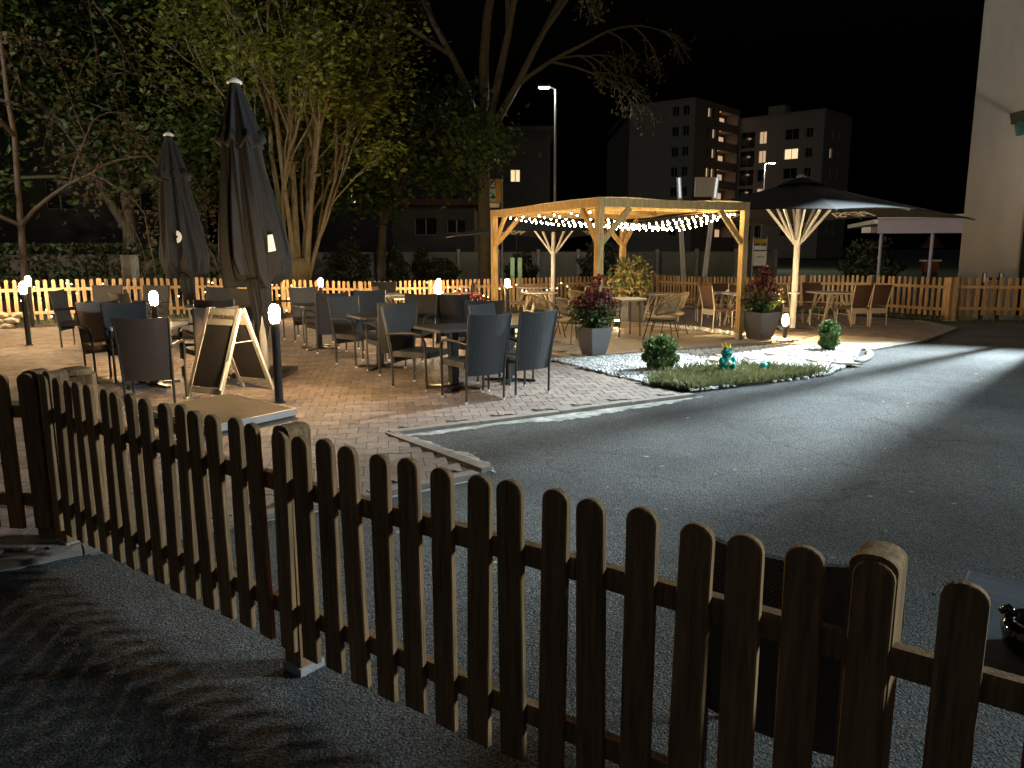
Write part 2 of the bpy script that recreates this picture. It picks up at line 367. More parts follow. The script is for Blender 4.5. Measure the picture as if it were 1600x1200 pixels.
# kerbs: flat concrete edging stones round the paving
def kerb(name, pts, w, label, h=.06):
    e = empty(name, kind='structure', label=label)
    for (a, b) in zip(pts[:-1], pts[1:]):
        a, b = Vector(a), Vector(b); d = b-a; L_ = d.length; k = max(1, round(L_/.9)); d.normalize(); ang = math.atan2(d.y, d.x)
        for i in range(k):
            c = a + d*L_*(i+.5)/k
            MB().box((0, 0, 0), (L_/k-.008, w, h)).ob('kerb_stone', m_kerb, e, loc=(c.x, c.y, h/2-.028+gz(c.x, c.y)+rng.normal(0, .002)), rot=(0, rng.normal(0, .004), ang))
    return e
kerb('kerb', [(-9, -.8), (-2.16, 3.66), (-.24, 4.96)], .09, 'flat concrete edging where paving meets asphalt beside the near fence')
kerb('kerb', [(-.17, 5.06), (-1.0, 6.12)], .09, 'short slanting concrete edging on the notch of the paving')
kerb('kerb', [(-1.0, 6.12), (1.86, 7.79)], .09, 'long concrete edging running from the notch to the gravel bed')
kerb('kerb', [(-9.4, 14.72), (-2.5, 18.9)], .08, 'pale edging between paving and planting strip at the back', h=.1)
kerb('kerb', [(5.28, 11.32), (6.62, 12.4), (8.32, 14.46), (8.42, 15.9)], .16, 'pale concrete edging between paving and asphalt at the right')
# worn cement smears beside the kerbs
def smear(pts, w, label, seed):
    r = random.Random(seed); L1_ = []; R1_ = []
    a, b = Vector(pts[0]), Vector(pts[1]); d = (b-a); L_ = d.length; d.normalize(); nn = Vector((d.y, -d.x)); k = int(L_/.025)
    for i in range(k+1):
        c = a + d*L_*i/k; t = i/k
        L1_.append(c); R1_.append(c + nn*w*(.55+.22*math.sin(t*9+seed)+.1*math.sin(t*L_*5.3+2*seed)+.06*math.sin(t*L_*17+seed)+.04*math.sin(t*L_*41+2*seed)+r.uniform(-.07, .07))*min(1, 5*(1-t)+.25)*min(1, 4*t+.4))
    mb = MB()
    v = [(p.x, p.y, .005) for p in L1_] + [(p.x, p.y, .003) for p in R1_]; m_ = len(L1_)
    mb.add(v, [(i, m_+i, m_+i+1, i+1) for i in range(m_-1)]); mb.ob('cement_smear', m_smear, kind='structure', label=label)
smear([(-.93, 6.09), (1.95, 7.75)], .26, 'rough pale cement strip along the long edging', 3)
smear([(-.12, 5.03), (-.9, 6.05)], .2, 'rough pale cement strip along the slanting edging', 5)
smear([(-2.1, 3.62), (-.2, 4.9)], .05, 'thin pale cement line along the edging behind the fence', 8)
smear([(-3.4, 2.83), (-2.2, 3.6)], .1, 'sandy rim where paving ends at the near corner', 11)

# terrace deck under the pergola
A_, B_, C_, D_ = Vector((1.25, 11.19)), Vector((3.70, 12.47)), Vector((-.33, 14.79)), Vector((2.28, 16.0))
du = (B_-A_).normalized(); dv = Vector((-du.y, du.x)); dv = (C_-A_).normalized()*.5 + dv*.5; dv.normalize()
deck = empty('terrace', kind='structure', label='low terrace of brown plank tiles under the wooden pergola')
da = math.atan2(du.y, du.x)
d0 = A_ - du*.75 - dv*.55
MB().box((0, 0, 0), (3.9, 4.9, .05)).ob('slab', m_conc, deck, loc=(*(d0+du*1.95+Vector((-du.y, du.x))*2.45), .005), rot=(0, 0, da))
ptile = MB(); ptile.prism([(-.594, -.147), (.594, -.147), (.594, .147), (-.594, .147)], 0, .02)
ptm = ptile.mesh('tile', m_tile); nv = Vector((-du.y, du.x))
for j in range(16):
    for i in range(4):
        off = (.6 if j % 2 else 0)
        uu = i*1.2+.6-off+.15; vv = j*.3+.18
        if uu < .6 or uu > 3.35: continue
        c = d0 + du*uu + nv*vv
        link('tile', ptm, deck, (c.x, c.y, .031), (0, 0, da))
DZ = .053
sheet('light_wedge', [(4.36, 11.98), (5.2, 11.35), (6.6, 12.45), (5.4, 13.3)], .03, M('pale_lit_slab', (.42, .37, .29), .8, var=.12, scale=3), label='pale slab standing in for a wedge of light beside the gravel bed')  # wedge of light on the ground, laid as a pale slab

# gravel bed
bed = [(1.55, 8.30), (.44, 10.36), (.75, 10.3), (4.31, 11.83), (5.15, 11.28), (4.5, 9.98), (3.78, 9.05), (3.4, 8.8), (1.9, 7.95)]
sheet('gravel_bed_soil', bed, .012, m_soil, label='dark soil of the gravel bed in front of the pergola')
grass_poly = [(1.52, 8.27), (1.72, 8.75), (2.2, 9.25), (2.75, 9.42), (3.3, 9.35), (3.72, 9.1), (3.5, 8.86), (2.7, 8.4), (1.9, 7.98)]
ico = bmesh.new(); bmesh.ops.create_icosphere(ico, subdivisions=1, radius=1); IV = np.array([v.co[:] for v in ico.verts]); IF = np.array([[v.index for v in f.verts] for f in ico.faces]); ico.free()
def stones(name, P, r, mat, **k):
    n = len(P); sc = rng.uniform(.6, 1.25, (n, 1, 3))*r; a = rng.uniform(0, 6.3, n)
    v = IV[None]*(1+rng.uniform(-.22, .22, (n, len(IV), 1)))*sc; v[:, :, 2] *= .7
    x = v[:, :, 0]*np.cos(a)[:, None]-v[:, :, 1]*np.sin(a)[:, None]; y = v[:, :, 0]*np.sin(a)[:, None]+v[:, :, 1]*np.cos(a)[:, None]
    t = rng.uniform(-.6, .6, n)[:, None]; z = v[:, :, 2]*np.cos(t)+x*np.sin(t)
    out = np.stack([x+P[:, 0:1], y+P[:, 1:2], z+P[:, 2:3]], -1).reshape(-1, 3)
    f = (IF[None]+(np.arange(n)*len(IV))[:, None, None]).reshape(-1, 3)
    return link(name, npmesh(name, out, f, mat), kind='stuff', **k)
def scatter(poly, n, z, hole=None):
    p = np.array(poly); lo, hi = p.min(0), p.max(0); q = rng.uniform(lo, hi, (n*3, 2)); q = q[inside(poly, q[:, 0], q[:, 1])]
    if hole: q = q[~inside(hole, q[:, 0], q[:, 1])]
    q = q[:n]; return np.c_[q, np.array([gz(a, b) for a, b in q])+z+rng.uniform(0, .018, len(q))]
stones('white_gravel', scatter(bed, 11500, .022, grass_poly), .024, m_pebble, label='white marble chippings covering the bed before the pergola', category='gravel') if False else None
def grav(poly, n, label, hole=None):
    o = stones('white_gravel', scatter(poly, n, .022, hole), .024, m_pebble); tag(o, label, 'gravel')
grav(bed, 11500, 'white marble chippings covering the bed before the pergola', grass_poly)
q0 = d0+du*3.95; q1 = d0+du*4.35; w_ = nv*5.0
grav([tuple(q0-nv*.0), tuple(q1), tuple(q1+w_+nv*.35), tuple(q0+w_+nv*.35)], 2600, 'narrow strip of white chippings along the right edge of the terrace')
q2 = d0+nv*4.95-du*.2; grav([tuple(q2), tuple(q2+du*4.1), tuple(q2+du*4.1+nv*.35), tuple(q2+nv*.35)], 2200, 'narrow strip of white chippings behind the terrace')
# stepping tiles in the gravel
for k, (x, y, a) in enumerate([(4.05, 10.0, .2), (4.3, 9.75, .25), (3.3, 10.15, .1), (2.75, 10.0, .3), (3.7, 10.6, .0), (2.95, 10.5, .2)]):
    o = MB().prism([(-.17, -.09), (.16, -.1), (.18, .08), (-.15, .1)], 0, .022).ob('stepping_tile', M('step%d' % k, (.36, .27, .19), .8, var=.2), loc=(x, y, .034), rot=(R(rng.uniform(-3, 3)), R(3), a))
    tag(o, ['flat sand coloured tile in the gravel nearest the pale kerb stone', 'flat sand coloured tile just below the one by the kerb stone', 'flat tile half sunk in gravel behind the frog', 'flat tile sunk in gravel left behind the frog', 'flat tile in gravel midway to the lamp', 'flat tile in gravel close to the terrace edge'][k], 'tile', 'stepping tiles in the gravel')
# grass tuft
def blades(name, poly, n, h, mat, label, lean=.5, z0=.03, w=.006):
    P = scatter(poly, n, z0); n = len(P); a = rng.uniform(0, 6.3, n); hh = h*rng.uniform(.5, 1.3, n); l = lean*rng.uniform(.1, 1.2, n)*hh; b = rng.uniform(0, 6.3, n)
    sx, sy = np.cos(a)*w, np.sin(a)*w; dx, dy = np.cos(b)*l, np.sin(b)*l
    v = np.zeros((n, 4, 3)); v[:, 0] = P+np.c_[sx, sy, 0*sx]; v[:, 1] = P-np.c_[sx, sy, 0*sx]
    v[:, 2] = P+np.c_[dx*.4-sx*.7, dy*.4-sy*.7, hh*.65]; v[:, 3] = P+np.c_[dx, dy, hh]
    f = np.array([[0, 1, 2], [0, 2, 3]])[None]+(np.arange(n)*4)[:, None, None]
    return tag(link(name, npmesh(name, v.reshape(-1, 3), f.reshape(-1, 3), mat), kind='stuff'), label, 'grass')
blades('grass', grass_poly, 17000, .055, m_grass, 'dry tufted grass patch round the frog at the bed front', .8)
blades('grass', [(1.45, 8.3), (1.62, 8.85), (2.15, 9.42), (2.8, 9.6), (3.45, 9.5), (3.9, 9.15), (3.6, 8.84), (2.7, 8.33), (1.92, 7.9)], 1500, .09, m_grass, 'stray longer grass stalks straggling over the edge of the patch', .9)
strip = [(-9.4, 14.75), (4.3, 23.1), (4.4, 23.9), (-9.9, 15.3)]
blades('grass', strip, 9000, .1, m_grass, 'grass strip under the long back fence')
blades('grass', [(8.4, 16.0), (4.3, 23.1), (4.4, 23.9), (8.9, 16.2), (9.2, 15.7), (13.4, 15.0), (13.4, 14.8), (8.9, 15.35)], 6000, .1, m_grass, 'grass strip under the right hand back fence')

# dry leaves and grit lying about
lp = np.r_[scatter([(-1, 5.4), (3.5, 8.6), (7, 11.5), (5, 4), (1.2, 2.2), (-.6, 3.6)], 130, .008), scatter([(-6, 7), (-1.2, 6.4), (1.2, 8), (-1, 12), (-8, 12)], 90, .03)]
nl = len(lp); la = rng.uniform(0, 6.3, nl); ls = rng.uniform(.008, .024, nl); lv = np.zeros((nl, 4, 3))
for k_, (fx, fy) in enumerate(((1, 0), (0, .5), (-1, 0), (0, -.5))):
    lv[:, k_, 0] = lp[:, 0]+ls*(fx*np.cos(la)-fy*np.sin(la)); lv[:, k_, 1] = lp[:, 1]+ls*(fx*np.sin(la)+fy*np.cos(la)); lv[:, k_, 2] = lp[:, 2]+rng.uniform(0, .006, nl)
tag(link('leaf_litter', npmesh('leaf_litter', lv.reshape(-1, 3), np.arange(nl*4).reshape(-1, 4), M('dry_leaf', (.3, .24, .14), .8, island=.5)), kind='stuff'), 'few dry leaves and crumbs scattered on asphalt and paving', 'litter')
# ------------------------------------------------------------------ picket fences
def picket_mesh(w, h, t, mat):
    n = 9; prof = [(-w/2, 0), (w/2, 0), (w/2, h-w*.42)] + [(w/2*math.cos(math.pi*i/n), h-w*.42+w*.42*math.sin(math.pi*i/n)) for i in range(1, n)] + [(-w/2, h-w*.42)]
    mb = MB(); m_ = len(prof); c = .003
    rings = []
    for y, ins in ((-t/2, c), (-t/2+c, 0), (t/2-c, 0), (t/2, c)):
        rings.append([(x*(1-2*ins/w), y, max(z-ins*.6, 0) if z > 0 else 0) for x, z in prof])
    v = [p for r_ in rings for p in r_]
    f = [tuple(range(m_)), tuple(range(3*m_, 4*m_))[::-1]]
    for k in range(3): f += [(k*m_+i, (k+1)*m_+i, (k+1)*m_+(i+1) % m_, k*m_+(i+1) % m_) for i in range(m_)]
    return mb.add(v, f).mesh('picket', mat)
def post_mesh(w, h, mat):
    n = 10; prof = [(-w/2, 0), (w/2, 0), (w/2, h-w*.3)] + [(w/2*math.cos(math.pi*i/n), h-w*.3+w*.3*math.sin(math.pi*i/n)) for i in range(1, n)] + [(-w/2, h-w*.3)]
    mb = MB(); mb.prism(prof, -w/2, w/2, Matrix.Rotation(R(90), 4, 'X')); return mb.mesh('post', mat)
def fence(name, label, posts, side, s, w, h, mat, z0=.1, post_h=.89, skip_first=False, seed=1, foot=True):
    """posts: plan points; side: +1 pickets to the left of the run, -1 to the right"""
    e = empty(name, label=label, cat='fence', group='picket fences round the garden'); r = random.Random(seed)
    pk = picket_mesh(w, h, .022, mat); po = post_mesh(.09, post_h, mat)
    fo = MB(); fo.box((0, 0, .02), (.105, .105, .04)); fo = fo.mesh('post_foot', m_conc)
    for i, (x, y) in enumerate(posts):
        if i == 0 and skip_first: continue
        a, b = posts[max(i-1, 0)], posts[min(i+1, len(posts)-1)]; ang = math.atan2(b[1]-a[1], b[0]-a[0])
        p = link('post', po, e, (x, y, gz(x, y)+.02), (0, 0, ang))
        if foot: link('post_foot', fo, p, (0, 0, -.03))
    for (a, b) in zip(posts[:-1], posts[1:]):
        a3, b3 = Vector((*a, gz(*a))), Vector((*b, gz(*b))); d = b3-a3; L_ = d.length; d.normalize(); ang = math.atan2(d.y, d.x)
        nn = Vector((-d.y, d.x, 0)).normalized()*side
        for zr in (z0+.14, z0+h-.2):
            MB().bar(a3+d*.046+nn*.03+Vector((0, 0, zr)), b3-d*.046+nn*.03+Vector((0, 0, zr)), .028, .06).ob('rail', mat, e)
        sp = s*1.27 if (seed == 3 and b == posts[-1]) else s
        k = max(2, round(L_/sp)); st = L_/k
        for i in range(k+1):
            if i == k and b != posts[-1]: continue
            c = a3 + d*st*i + nn*.0565
            link('picket', pk, e, (c.x, c.y, c.z+z0+r.uniform(-.006, .006)), (r.gauss(0, .007), r.gauss(0, .013), ang+r.gauss(0, .03)))
    return e
P0, P1, P2 = (-2.27, 3.77), (-.76, 2.58), (.735, 1.455); P3 = (P2[0]+.8*1.87, P2[1]-.6*1.87)
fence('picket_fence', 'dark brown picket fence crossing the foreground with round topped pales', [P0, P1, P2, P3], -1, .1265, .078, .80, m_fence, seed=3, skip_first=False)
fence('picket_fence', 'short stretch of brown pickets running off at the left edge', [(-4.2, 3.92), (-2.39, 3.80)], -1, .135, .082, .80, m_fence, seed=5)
def along(a, b, n): return [(a[0]+(b[0]-a[0])*i/n, a[1]+(b[1]-a[1])*i/n) for i in range(n+1)]
fence('picket_fence', 'long lamp lit picket fence behind the dark tables', along(FA, FB, 9), 1, .131, .066, .80, m_fencelit, seed=8)
fence('picket_fence', 'reddish picket fence behind the open parasols running back from the wall', along(FC, (FB[0]+.15, FB[1]-.2), 5), -1, .131, .066, .80, m_fencelit, seed=9)
fence('picket_fence', 'picket fence in front of the tall beige wall', along((9.15, 15.95), (13.5, 15.2), 2), 1, .15, .075, .78, m_fencelit, z0=.13, seed=10)
fence('picket_fence', 'slightly taller picket fence piece at the far left edge', [(-13.5, 14.6), (-10.32, 15.2)], 1, .15, .07, .85, m_fencelit, z0=.12, post_h=1.05, seed=12)

# ------------------------------------------------------------------ buildings
def building(name, label, loc=(0, 0, 0)): return empty(name, loc, label=label, cat='building')
def facade(e, p0, p1, z0, z1, holes, mat, thick=.3, name='wall'):
    """a wall from p0 to p1 (plan) with rectangular openings (s0,s1,za,zb); its outside is on the right of p0->p1"""
    p0, p1 = Vector(p0), Vector(p1); d = (p1-p0); L_ = d.length; d.normalize(); nn = Vector((d.y, -d.x))
    sx = sorted({0, L_} | {h[0] for h in holes} | {h[1] for h in holes}); sz = sorted({z0, z1} | {h[2] for h in holes} | {h[3] for h in holes})
    def P(s, z, o=0): q = p0+d*s-nn*o; return (q.x, q.y, z)
    mb = MB()
    for a, b in zip(sx[:-1], sx[1:]):
        for c, f in zip(sz[:-1], sz[1:]):
            ms, mz = (a+b)/2, (c+f)/2
            if any(h[0] < ms < h[1] and h[2] < mz < h[3] for h in holes): continue
            mb.add([P(a, c), P(b, c), P(b, f), P(a, f)], [(0, 1, 2, 3)])
    for a, b, c, f in [h[:4] for h in holes]:
        mb.add([P(a, c), P(b, c), P(b, f), P(a, f), P(a, c, thick), P(b, c, thick), P(b, f, thick), P(a, f, thick)], [(0, 4, 5, 1), (1, 5, 6, 2), (2, 6, 7, 3), (3, 7, 4, 0)])
    mb.ob(name, mat, e)
    return P, d, nn
def window(e, P, a, b, c, f, thick, pane, mull=True):
    mb = MB(); t = thick-.02; fr = .07
    mb.add([P(a, c, t), P(b, c, t), P(b, f, t), P(a, f, t)], [(0, 1, 2, 3)]); w = mb.ob('window', pane, e)
    m2 = MB()
    for q in ([(a, c), (a, f)], [(b, c), (b, f)], [(a, c), (b, c)], [(a, f), (b, f)]) + (([((a+b)/2, c), ((a+b)/2, f)],) if mull else ()):
        m2.bar(P(*q[0], t-.04), P(*q[1], t-.04), fr, fr)
    m2.ob('frame', m_plinth, w)
# --- far apartment block
ab = building('apartment_block', 'eight storey apartment block with lit stairwell balconies far behind')
pL, pK, pM, pN, pR = (17.9, 121.5), (26.3, 115), (35.9, 126), (45.7, 117), (52.6, 124)
H1, H2 = 22.3, 21.1
holes = []; fl = [2.4+2.85*k for k in range(7)]
L1_ = (Vector(pK)-Vector(pL)).length
hl = [(L1_-1.9, L1_-.9, z+1, z+2.3) for z in fl] + [(L1_-3.6, L1_-2.5, z+1, z+2.3) for z in fl]
P, d, n_ = facade(ab, pL, pK, 0, H1, hl, m_blk)
for h in hl: window(ab, P, *h, .3, m_glass)
L2_ = (Vector(pM)-Vector(pK)).length
hs_ = [(L2_*.27, L2_*.33, z+1.1, z+2.4) for z in fl] + [(L2_*.38, L2_*.44, z+1.1, z+2.4) for z in fl]
hb = [(L2_*.52, L2_*.96, z+.85, z+2.45) for z in fl]
P, d, n_ = facade(ab, pK, pM, 0, H1, hs_+hb, m_blk2)
for i, h in enumerate(hs_): window(ab, P, *h, .3, e_win2 if i in (3, 6, 12, 11, 10) else m_glass, False)
for z, h in zip(fl, hb):
    a, b, c, f = h; lg = MB(); t0, t1 = .3, 2.0; c0 = c-.9
    lg.add([P(a, c0, t0), P(b, c0, t0), P(b, f+.1, t0), P(a, f+.1, t0), P(a, c0, t1), P(b, c0, t1), P(b, f+.1, t1), P(a, f+.1, t1)], [(4, 7, 6, 5), (0, 3, 7, 4), (1, 5, 6, 2), (3, 2, 6, 7), (0, 4, 5, 1)])
    l_ = lg.ob('loggia', m_blk, ab)
    m = MB(); m.add([P(a+.5*(b-a), c0+.3, t1-.04), P(a+.85*(b-a), c0+.3, t1-.04), P(a+.85*(b-a), f-.4, t1-.04), P(a+.5*(b-a), f-.4, t1-.04)], [(0, 1, 2, 3)]); m.ob('window', e_win2, l_)
    q = P(a+.3*(b-a), f+.02, 1.2); MB().lathe([(.22, 0), (.22, .07)], 10, q).ob('ceiling_lamp', e_loggia, l_)
L3_ = (Vector(pN)-Vector(pM)).length
stair = [(L3_*.02, L3_*.2, z+.3, z+2.7) for z in fl[:6]] + [(L3_*.25, L3_*.34, z+.8, z+2.6) for z in fl[:6]]
wins = [(L3_*.56, L3_*.72, z+1.0, z+2.5) for z in fl[:6]] + [(L3_*.8, L3_*.88, z+1.1, z+2.4) for z in fl[:6]]
P, d, n_ = facade(ab, pM, pN, 0, H2, stair+wins, m_blk)
for i, h in enumerate(stair+wins):
    if i == 12+4: pn = e_win
    elif i in (6+5, 6+4, 6+2): pn = e_win2
    else: pn = m_glass
    window(ab, P, *h, .3, pn)
L4_ = (Vector(pR)-Vector(pN)).length
hr = [(L4_*.25, L4_*.33, z+1, z+2.4) for z in fl[:6]] + [(L4_*.5, L4_*.58, z+1, z+2.4) for z in fl[:6]]
P, d, n_ = facade(ab, pN, pR, 0, H2, hr, m_blk)
for i, h in enumerate(hr): window(ab, P, *h, .3, e_win2 if i == 4 else m_glass, False)
back = [(60, 150), (20, 150)]
MB().prism([pL, pK, pM, (36.0, 150), (18.0, 150)], H1, H1+.5).ob('roof', m_blk2, ab)
MB().prism([pM, pN, pR, (50, 150), (36.1, 150)], H2, H2+.5).ob('roof', m_blk2, ab)
MB().prism([(39.8, 124.5), (41.8, 122.8), (43.2, 124.5), (41.2, 126.2)], H2+.5, H2+2.0).ob('chimney', m_blk, ab)
for a, b in ((pL, (18.0, 150)), (pR, (50, 150))):
    MB().prism([a, (a[0]+.1, a[1]+.1), (b[0]+.1, b[1]), b], 0, H2).ob('wall', m_blk, ab)
# --- tall beige building at the right, with an added block out of the picture
rb = building('beige_building', 'tall plain beige rendered building at the right edge')
X0, Y0 = 9.38, 16.3
MB().prism([(X0, Y0), (24, Y0), (30, 28), (X0*1.75, Y0*1.7)], 1.1, 18).ob('wall', m_render, rb)
MB().prism([(X0-.01, Y0-.02), (24, Y0-.02), (30, 28), (X0*1.75, Y0*1.7)], 0, 1.1).ob('plinth', m_plinth, rb)
MB().box((11.1, Y0-.01, 1.25), (.9, .06, 2.3)).ob('door', m_glass, rb)
MB().prism([(9.1, 12.72), (10.4, 10.6), (14.5, 12.4), (13.2, 14.6)], 0, 8.4).ob('shade_block', m_render, rb)  # unseen block added to throw the shadow edge onto the asphalt
MB().tube([(9.17, 13.11, 0), (9.17, 13.11, 7.45)], .035, 12).ob('streak_post', m_dmet, rb)  # unseen post added to cast the dark streak on the asphalt
# --- low house with red roof, grey house behind the left trees, garden wall
lh = building('low_house', 'low house with red roof edge behind the garden wall')
P, d, n_ = facade(lh, (-7.0, 46), (-2.2, 46), 0, 4.0, [(1.3, 2.6, 2.3, 3.3), (3.2, 4.3, 2.4, 3.2)], m_old)
for h in [(1.3, 2.6, 2.3, 3.3), (3.2, 4.3, 2.4, 3.2)]: window(lh, P, *h, .3, m_glass)
MB().prism([(-7.4, 45.4), (-1.8, 45.4), (-1.8, 52), (-7.4, 52)], 4.0, 4.35).ob('roof', m_roof, lh)
MB().box((-4.6, 49.1, 2), (4.7, 5.5, 3.98)).ob('body', m_blk2, lh)
gh = building('grey_house', 'pale house wall glimpsed between the left trees')
P, d, n_ = facade(gh, (-27, 36), (-15.5, 40), 0, 8, [(5, 6.2, 3.4, 4.8), (8.5, 9.7, 3.4, 4.8)], m_old)
for h in [(5, 6.2, 3.4, 4.8), (8.5, 9.7, 3.4, 4.8)]: window(gh, P, *h, .3, m_glass)
MB().prism([(-27.4, 35.5), (-15.2, 39.7), (-17, 46), (-29, 42)], 8, 8.5).ob('roof', m_roof, gh)
fh = building('far_house', 'dark house far behind the trees with two small lit windows')
P, d, n_ = facade(fh, (-17, 66), (3.2, 66), 0, 11, [(3.2, 4.0, 5.3, 6.3), (6.0, 7.0, 5.2, 6.4), (16.9, 17.7, 7.0, 8.0), (11.5, 12.5, 5.2, 6.4), (9, 10, 8.2, 9.4)], m_old)
for i_, h in enumerate([(3.2, 4.0, 5.3, 6.3), (6.0, 7.0, 5.2, 6.4), (16.9, 17.7, 7.0, 8.0), (11.5, 12.5, 5.2, 6.4), (9, 10, 8.2, 9.4)]): window(fh, P, *h, .3, e_win if i_ in (0, 2) else m_glass)
MB().prism([(-17.5, 65.5), (3.6, 65.5), (3.6, 74), (-17.5, 74)], 11, 11.4).ob('roof', m_old, fh)
gw = empty('garden_wall', label='long pale panel wall standing behind the trees and bushes', cat='wall')
wp = MB().box((0, 0, .78), (1.62, .12, 1.56)).mesh('panel', m_wallp); wc = MB().box((0, 0, .84), (.14, .2, 1.68)).mesh('pillar', m_conc)
for i in range(13):
    x = -10.5+i*1.8; link('panel', wp, gw, (x, 35+.12*i*.3, -.2)); link('pillar', wc, gw, (x+.9, 35+.036*i, -.2))
# --- carport
cp = empty('carport', label='white flat roofed carport beyond the right back fence', cat='carport')
ct = math.atan2(20.6-23.2, 12.1-10.7)
MB().bar((10.55, 22.6, 2.13), (13.6, 21.6, 2.13), .08, .42).ob('fascia', m_cfas, cp)
MB().bar((10.5, 22.52, 2.385), (13.6, 21.5, 2.385), .16, .09).ob('gutter', m_white, cp)
MB().prism([(10.5, 22.7), (13.7, 21.7), (15, 27), (12, 28)], 2.2, 2.32).ob('roof', m_white, cp)
MB().box((10.4, 22.75, 2.02), (.32, .3, .16), .5).ob('drain_box', m_white, cp)
for x, y in ((10.75, 22.75), (12.0, 22.3), (13.2, 21.9)): MB().tube([(x, y, 0), (x, y, 1.94)], .045, 10).ob('post', m_cfas, cp)
fl_ = empty('floodlight', (12.55, 21.4, 2.45), label='small bright floodlight above the carport fascia', cat='lamp')
MB().box((0, 0, 0), (.24, .1, .16)).ob('housing', m_dmet, fl_); MB().box((0, -.06, 0), (.2, .02, .12)).ob('glass', e_far, fl_); MB().bar((0, .05, -.02), (0, .3, -.1), .04, .04).ob('bracket', m_dmet, fl_)
l = bpy.data.lights.new('carport_light', 'POINT'); l.energy = 14; l.color = (.8, .88, 1); l.shadow_soft_size = .08; link('carport_light', l, fl_, (0, -.35, -.02))

# ------------------------------------------------------------------ trees and shrubs
def leafmesh(name, P, N_, size, mat, aspect=1.7, flat=.0):
    n = len(P); a = rng.normal(0, 1, (n, 3)); a[:, 2] *= (1-flat); a /= np.linalg.norm(a, axis=1)[:, None]
    b = rng.normal(0, 1, (n, 3)); b[:, 2] *= (1-flat); b -= a*(a*b).sum(1)[:, None]; b /= np.linalg.norm(b, axis=1)[:, None]
    s = size*rng.uniform(.55, 1.25, n)[:, None]; a = a*s*aspect/2; b = b*s/2
    c = np.cross(a, b); c /= (np.linalg.norm(c, axis=1)[:, None]+1e-9); c = c*s*.12
    v = np.stack([P-a, P-b*1+a*.1+c, P+a, P+b*1+a*.1+c], 1).reshape(-1, 3)
    f = np.array([[0, 1, 2], [0, 2, 3]])[None]+(np.arange(n)*4)[:, None, None]
    return npmesh(name, v, f.reshape(-1, 3), mat)
def tree(name, label, base, stems, mat_l, mat_b, n_leaf, size, depth=4, spread=.55, ratio=.72, droop=0., flat=.3, nb=3, seed=1, lowest=0, jitter=.5, nside=7, leaf_from=2, fork=1.):
    r = random.Random(seed); mb = MB(); tips = []
    def grow(p, d, L_, rad, lev):
        pts = [p]; q = p.copy(); dd = d.copy(); k = 4
        for i in range(k):
            gs = .09 if lev else .02; dd = (dd + Vector((r.gauss(0, gs), r.gauss(0, gs), r.gauss(0, .05)-droop*lev*.12))).normalized(); q = q+dd*L_/k; pts.append(q.copy())
        rr = [rad*(1-.38*i/k) for i in range(k+1)]; mb.tube(pts, rr, nside if lev < 2 else (5 if lev < 3 else 3), cap=False)
        if lev >= leaf_from: tips.extend((pt, lev) for pt in pts[1:])
        if lev >= depth: return
        m_ = nb if lev else nb+1
        for i in range(m_):
            t = r.uniform(.45, 1) if i else 1; bp = pts[max(1, min(k, round(t*k)))]
            a = r.uniform(0, 6.283); s = spread*r.uniform(.5, 1.3)*(1 if i else .4)*(fork if lev == 0 else 1)
            perp = dd.orthogonal().normalized(); perp.rotate(Matrix.Rotation(a, 3, dd))
            nd = (dd*math.cos(s)+perp*math.sin(s)).normalized()
            grow(bp, nd, L_*ratio*r.uniform(.75, 1.15), rad*.58*(1 if i else 1.15), lev+1)
    for (ox, oy, dx, dy, L_, rad) in stems:
        grow(Vector((ox, oy, -.1)), Vector((dx, dy, 1)).normalized(), L_, rad, 0)
    e = empty(name, base, label=label, cat='tree')
    mb.ob('trunk', mat_b, e, smooth=True)
    tp = np.array([t[0][:] for t in tips]); wt = np.array([t[1] for t in tips], float)**2.2
    idx = rng.choice(len(tp), n_leaf, p=wt/wt.sum()); Q = tp[idx]+rng.normal(0, jitter, (n_leaf, 3))*np.array([1, 1, .55])
    Q = Q[Q[:, 2] > lowest]
    link('crown', leafmesh('crown', Q, None, size, mat_l, flat=flat), e)
    return e
t3s = [(-.06, 0, -.13, -.02, 4.2, .105), (.04, 0, .01, .03, 4.6, .12), (.12, .05, .13, -.02, 4.2, .1), (-.12, .08, -.23, .06, 3.8, .08), (.16, 0, .22, .05, 3.7, .08), (0, -.08, -.04, -.1, 4.4, .09), (.05, .1, .07, .14, 4.2, .085)]
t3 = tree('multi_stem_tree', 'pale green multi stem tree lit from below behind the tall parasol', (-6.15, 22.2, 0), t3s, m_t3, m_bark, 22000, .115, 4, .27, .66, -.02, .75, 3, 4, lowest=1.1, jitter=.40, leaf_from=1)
MB().lathe([(.42, -.1), (.33, .35), (.3, .7), (.36, 1.0), (.3, 1.25)], 14).ob('trunk_base', m_bark, t3, smooth=True)
tree('broadleaf_tree', 'dark dense leafy tree overhanging the fence at left', (-12.2, 25, 0), [(0, 0, .03, 0, 4.2, .26)], m_t2, m_bark2, 32000, .145, 5, .75, .78, .12, .5, 3, 11, lowest=1.9, jitter=.75)
tree('broadleaf_tree', 'second dark leafy tree between the small parasol and the pale tree', (-9.2, 27.5, 0), [(0, 0, .02, 0, 4.6, .24)], m_t2, m_bark2, 24000, .145, 5, .7, .78, .1, .5, 3, 12, lowest=2.0, jitter=.75)
tree('brown_tree', 'thin reddish brown tree with bare drooping twigs at far left', (-12.5, 19.8, 0), [(0, 0, .02, 0, 4.4, .1)], m_t1, M('bark_red', (.09, .06, .042), .9, var=.3, scale=4, stretch=(6, 6, 1)), 5000, .08, 5, .95, .74, .5, .1, 3, 21, lowest=1.6, jitter=.35, leaf_from=3)
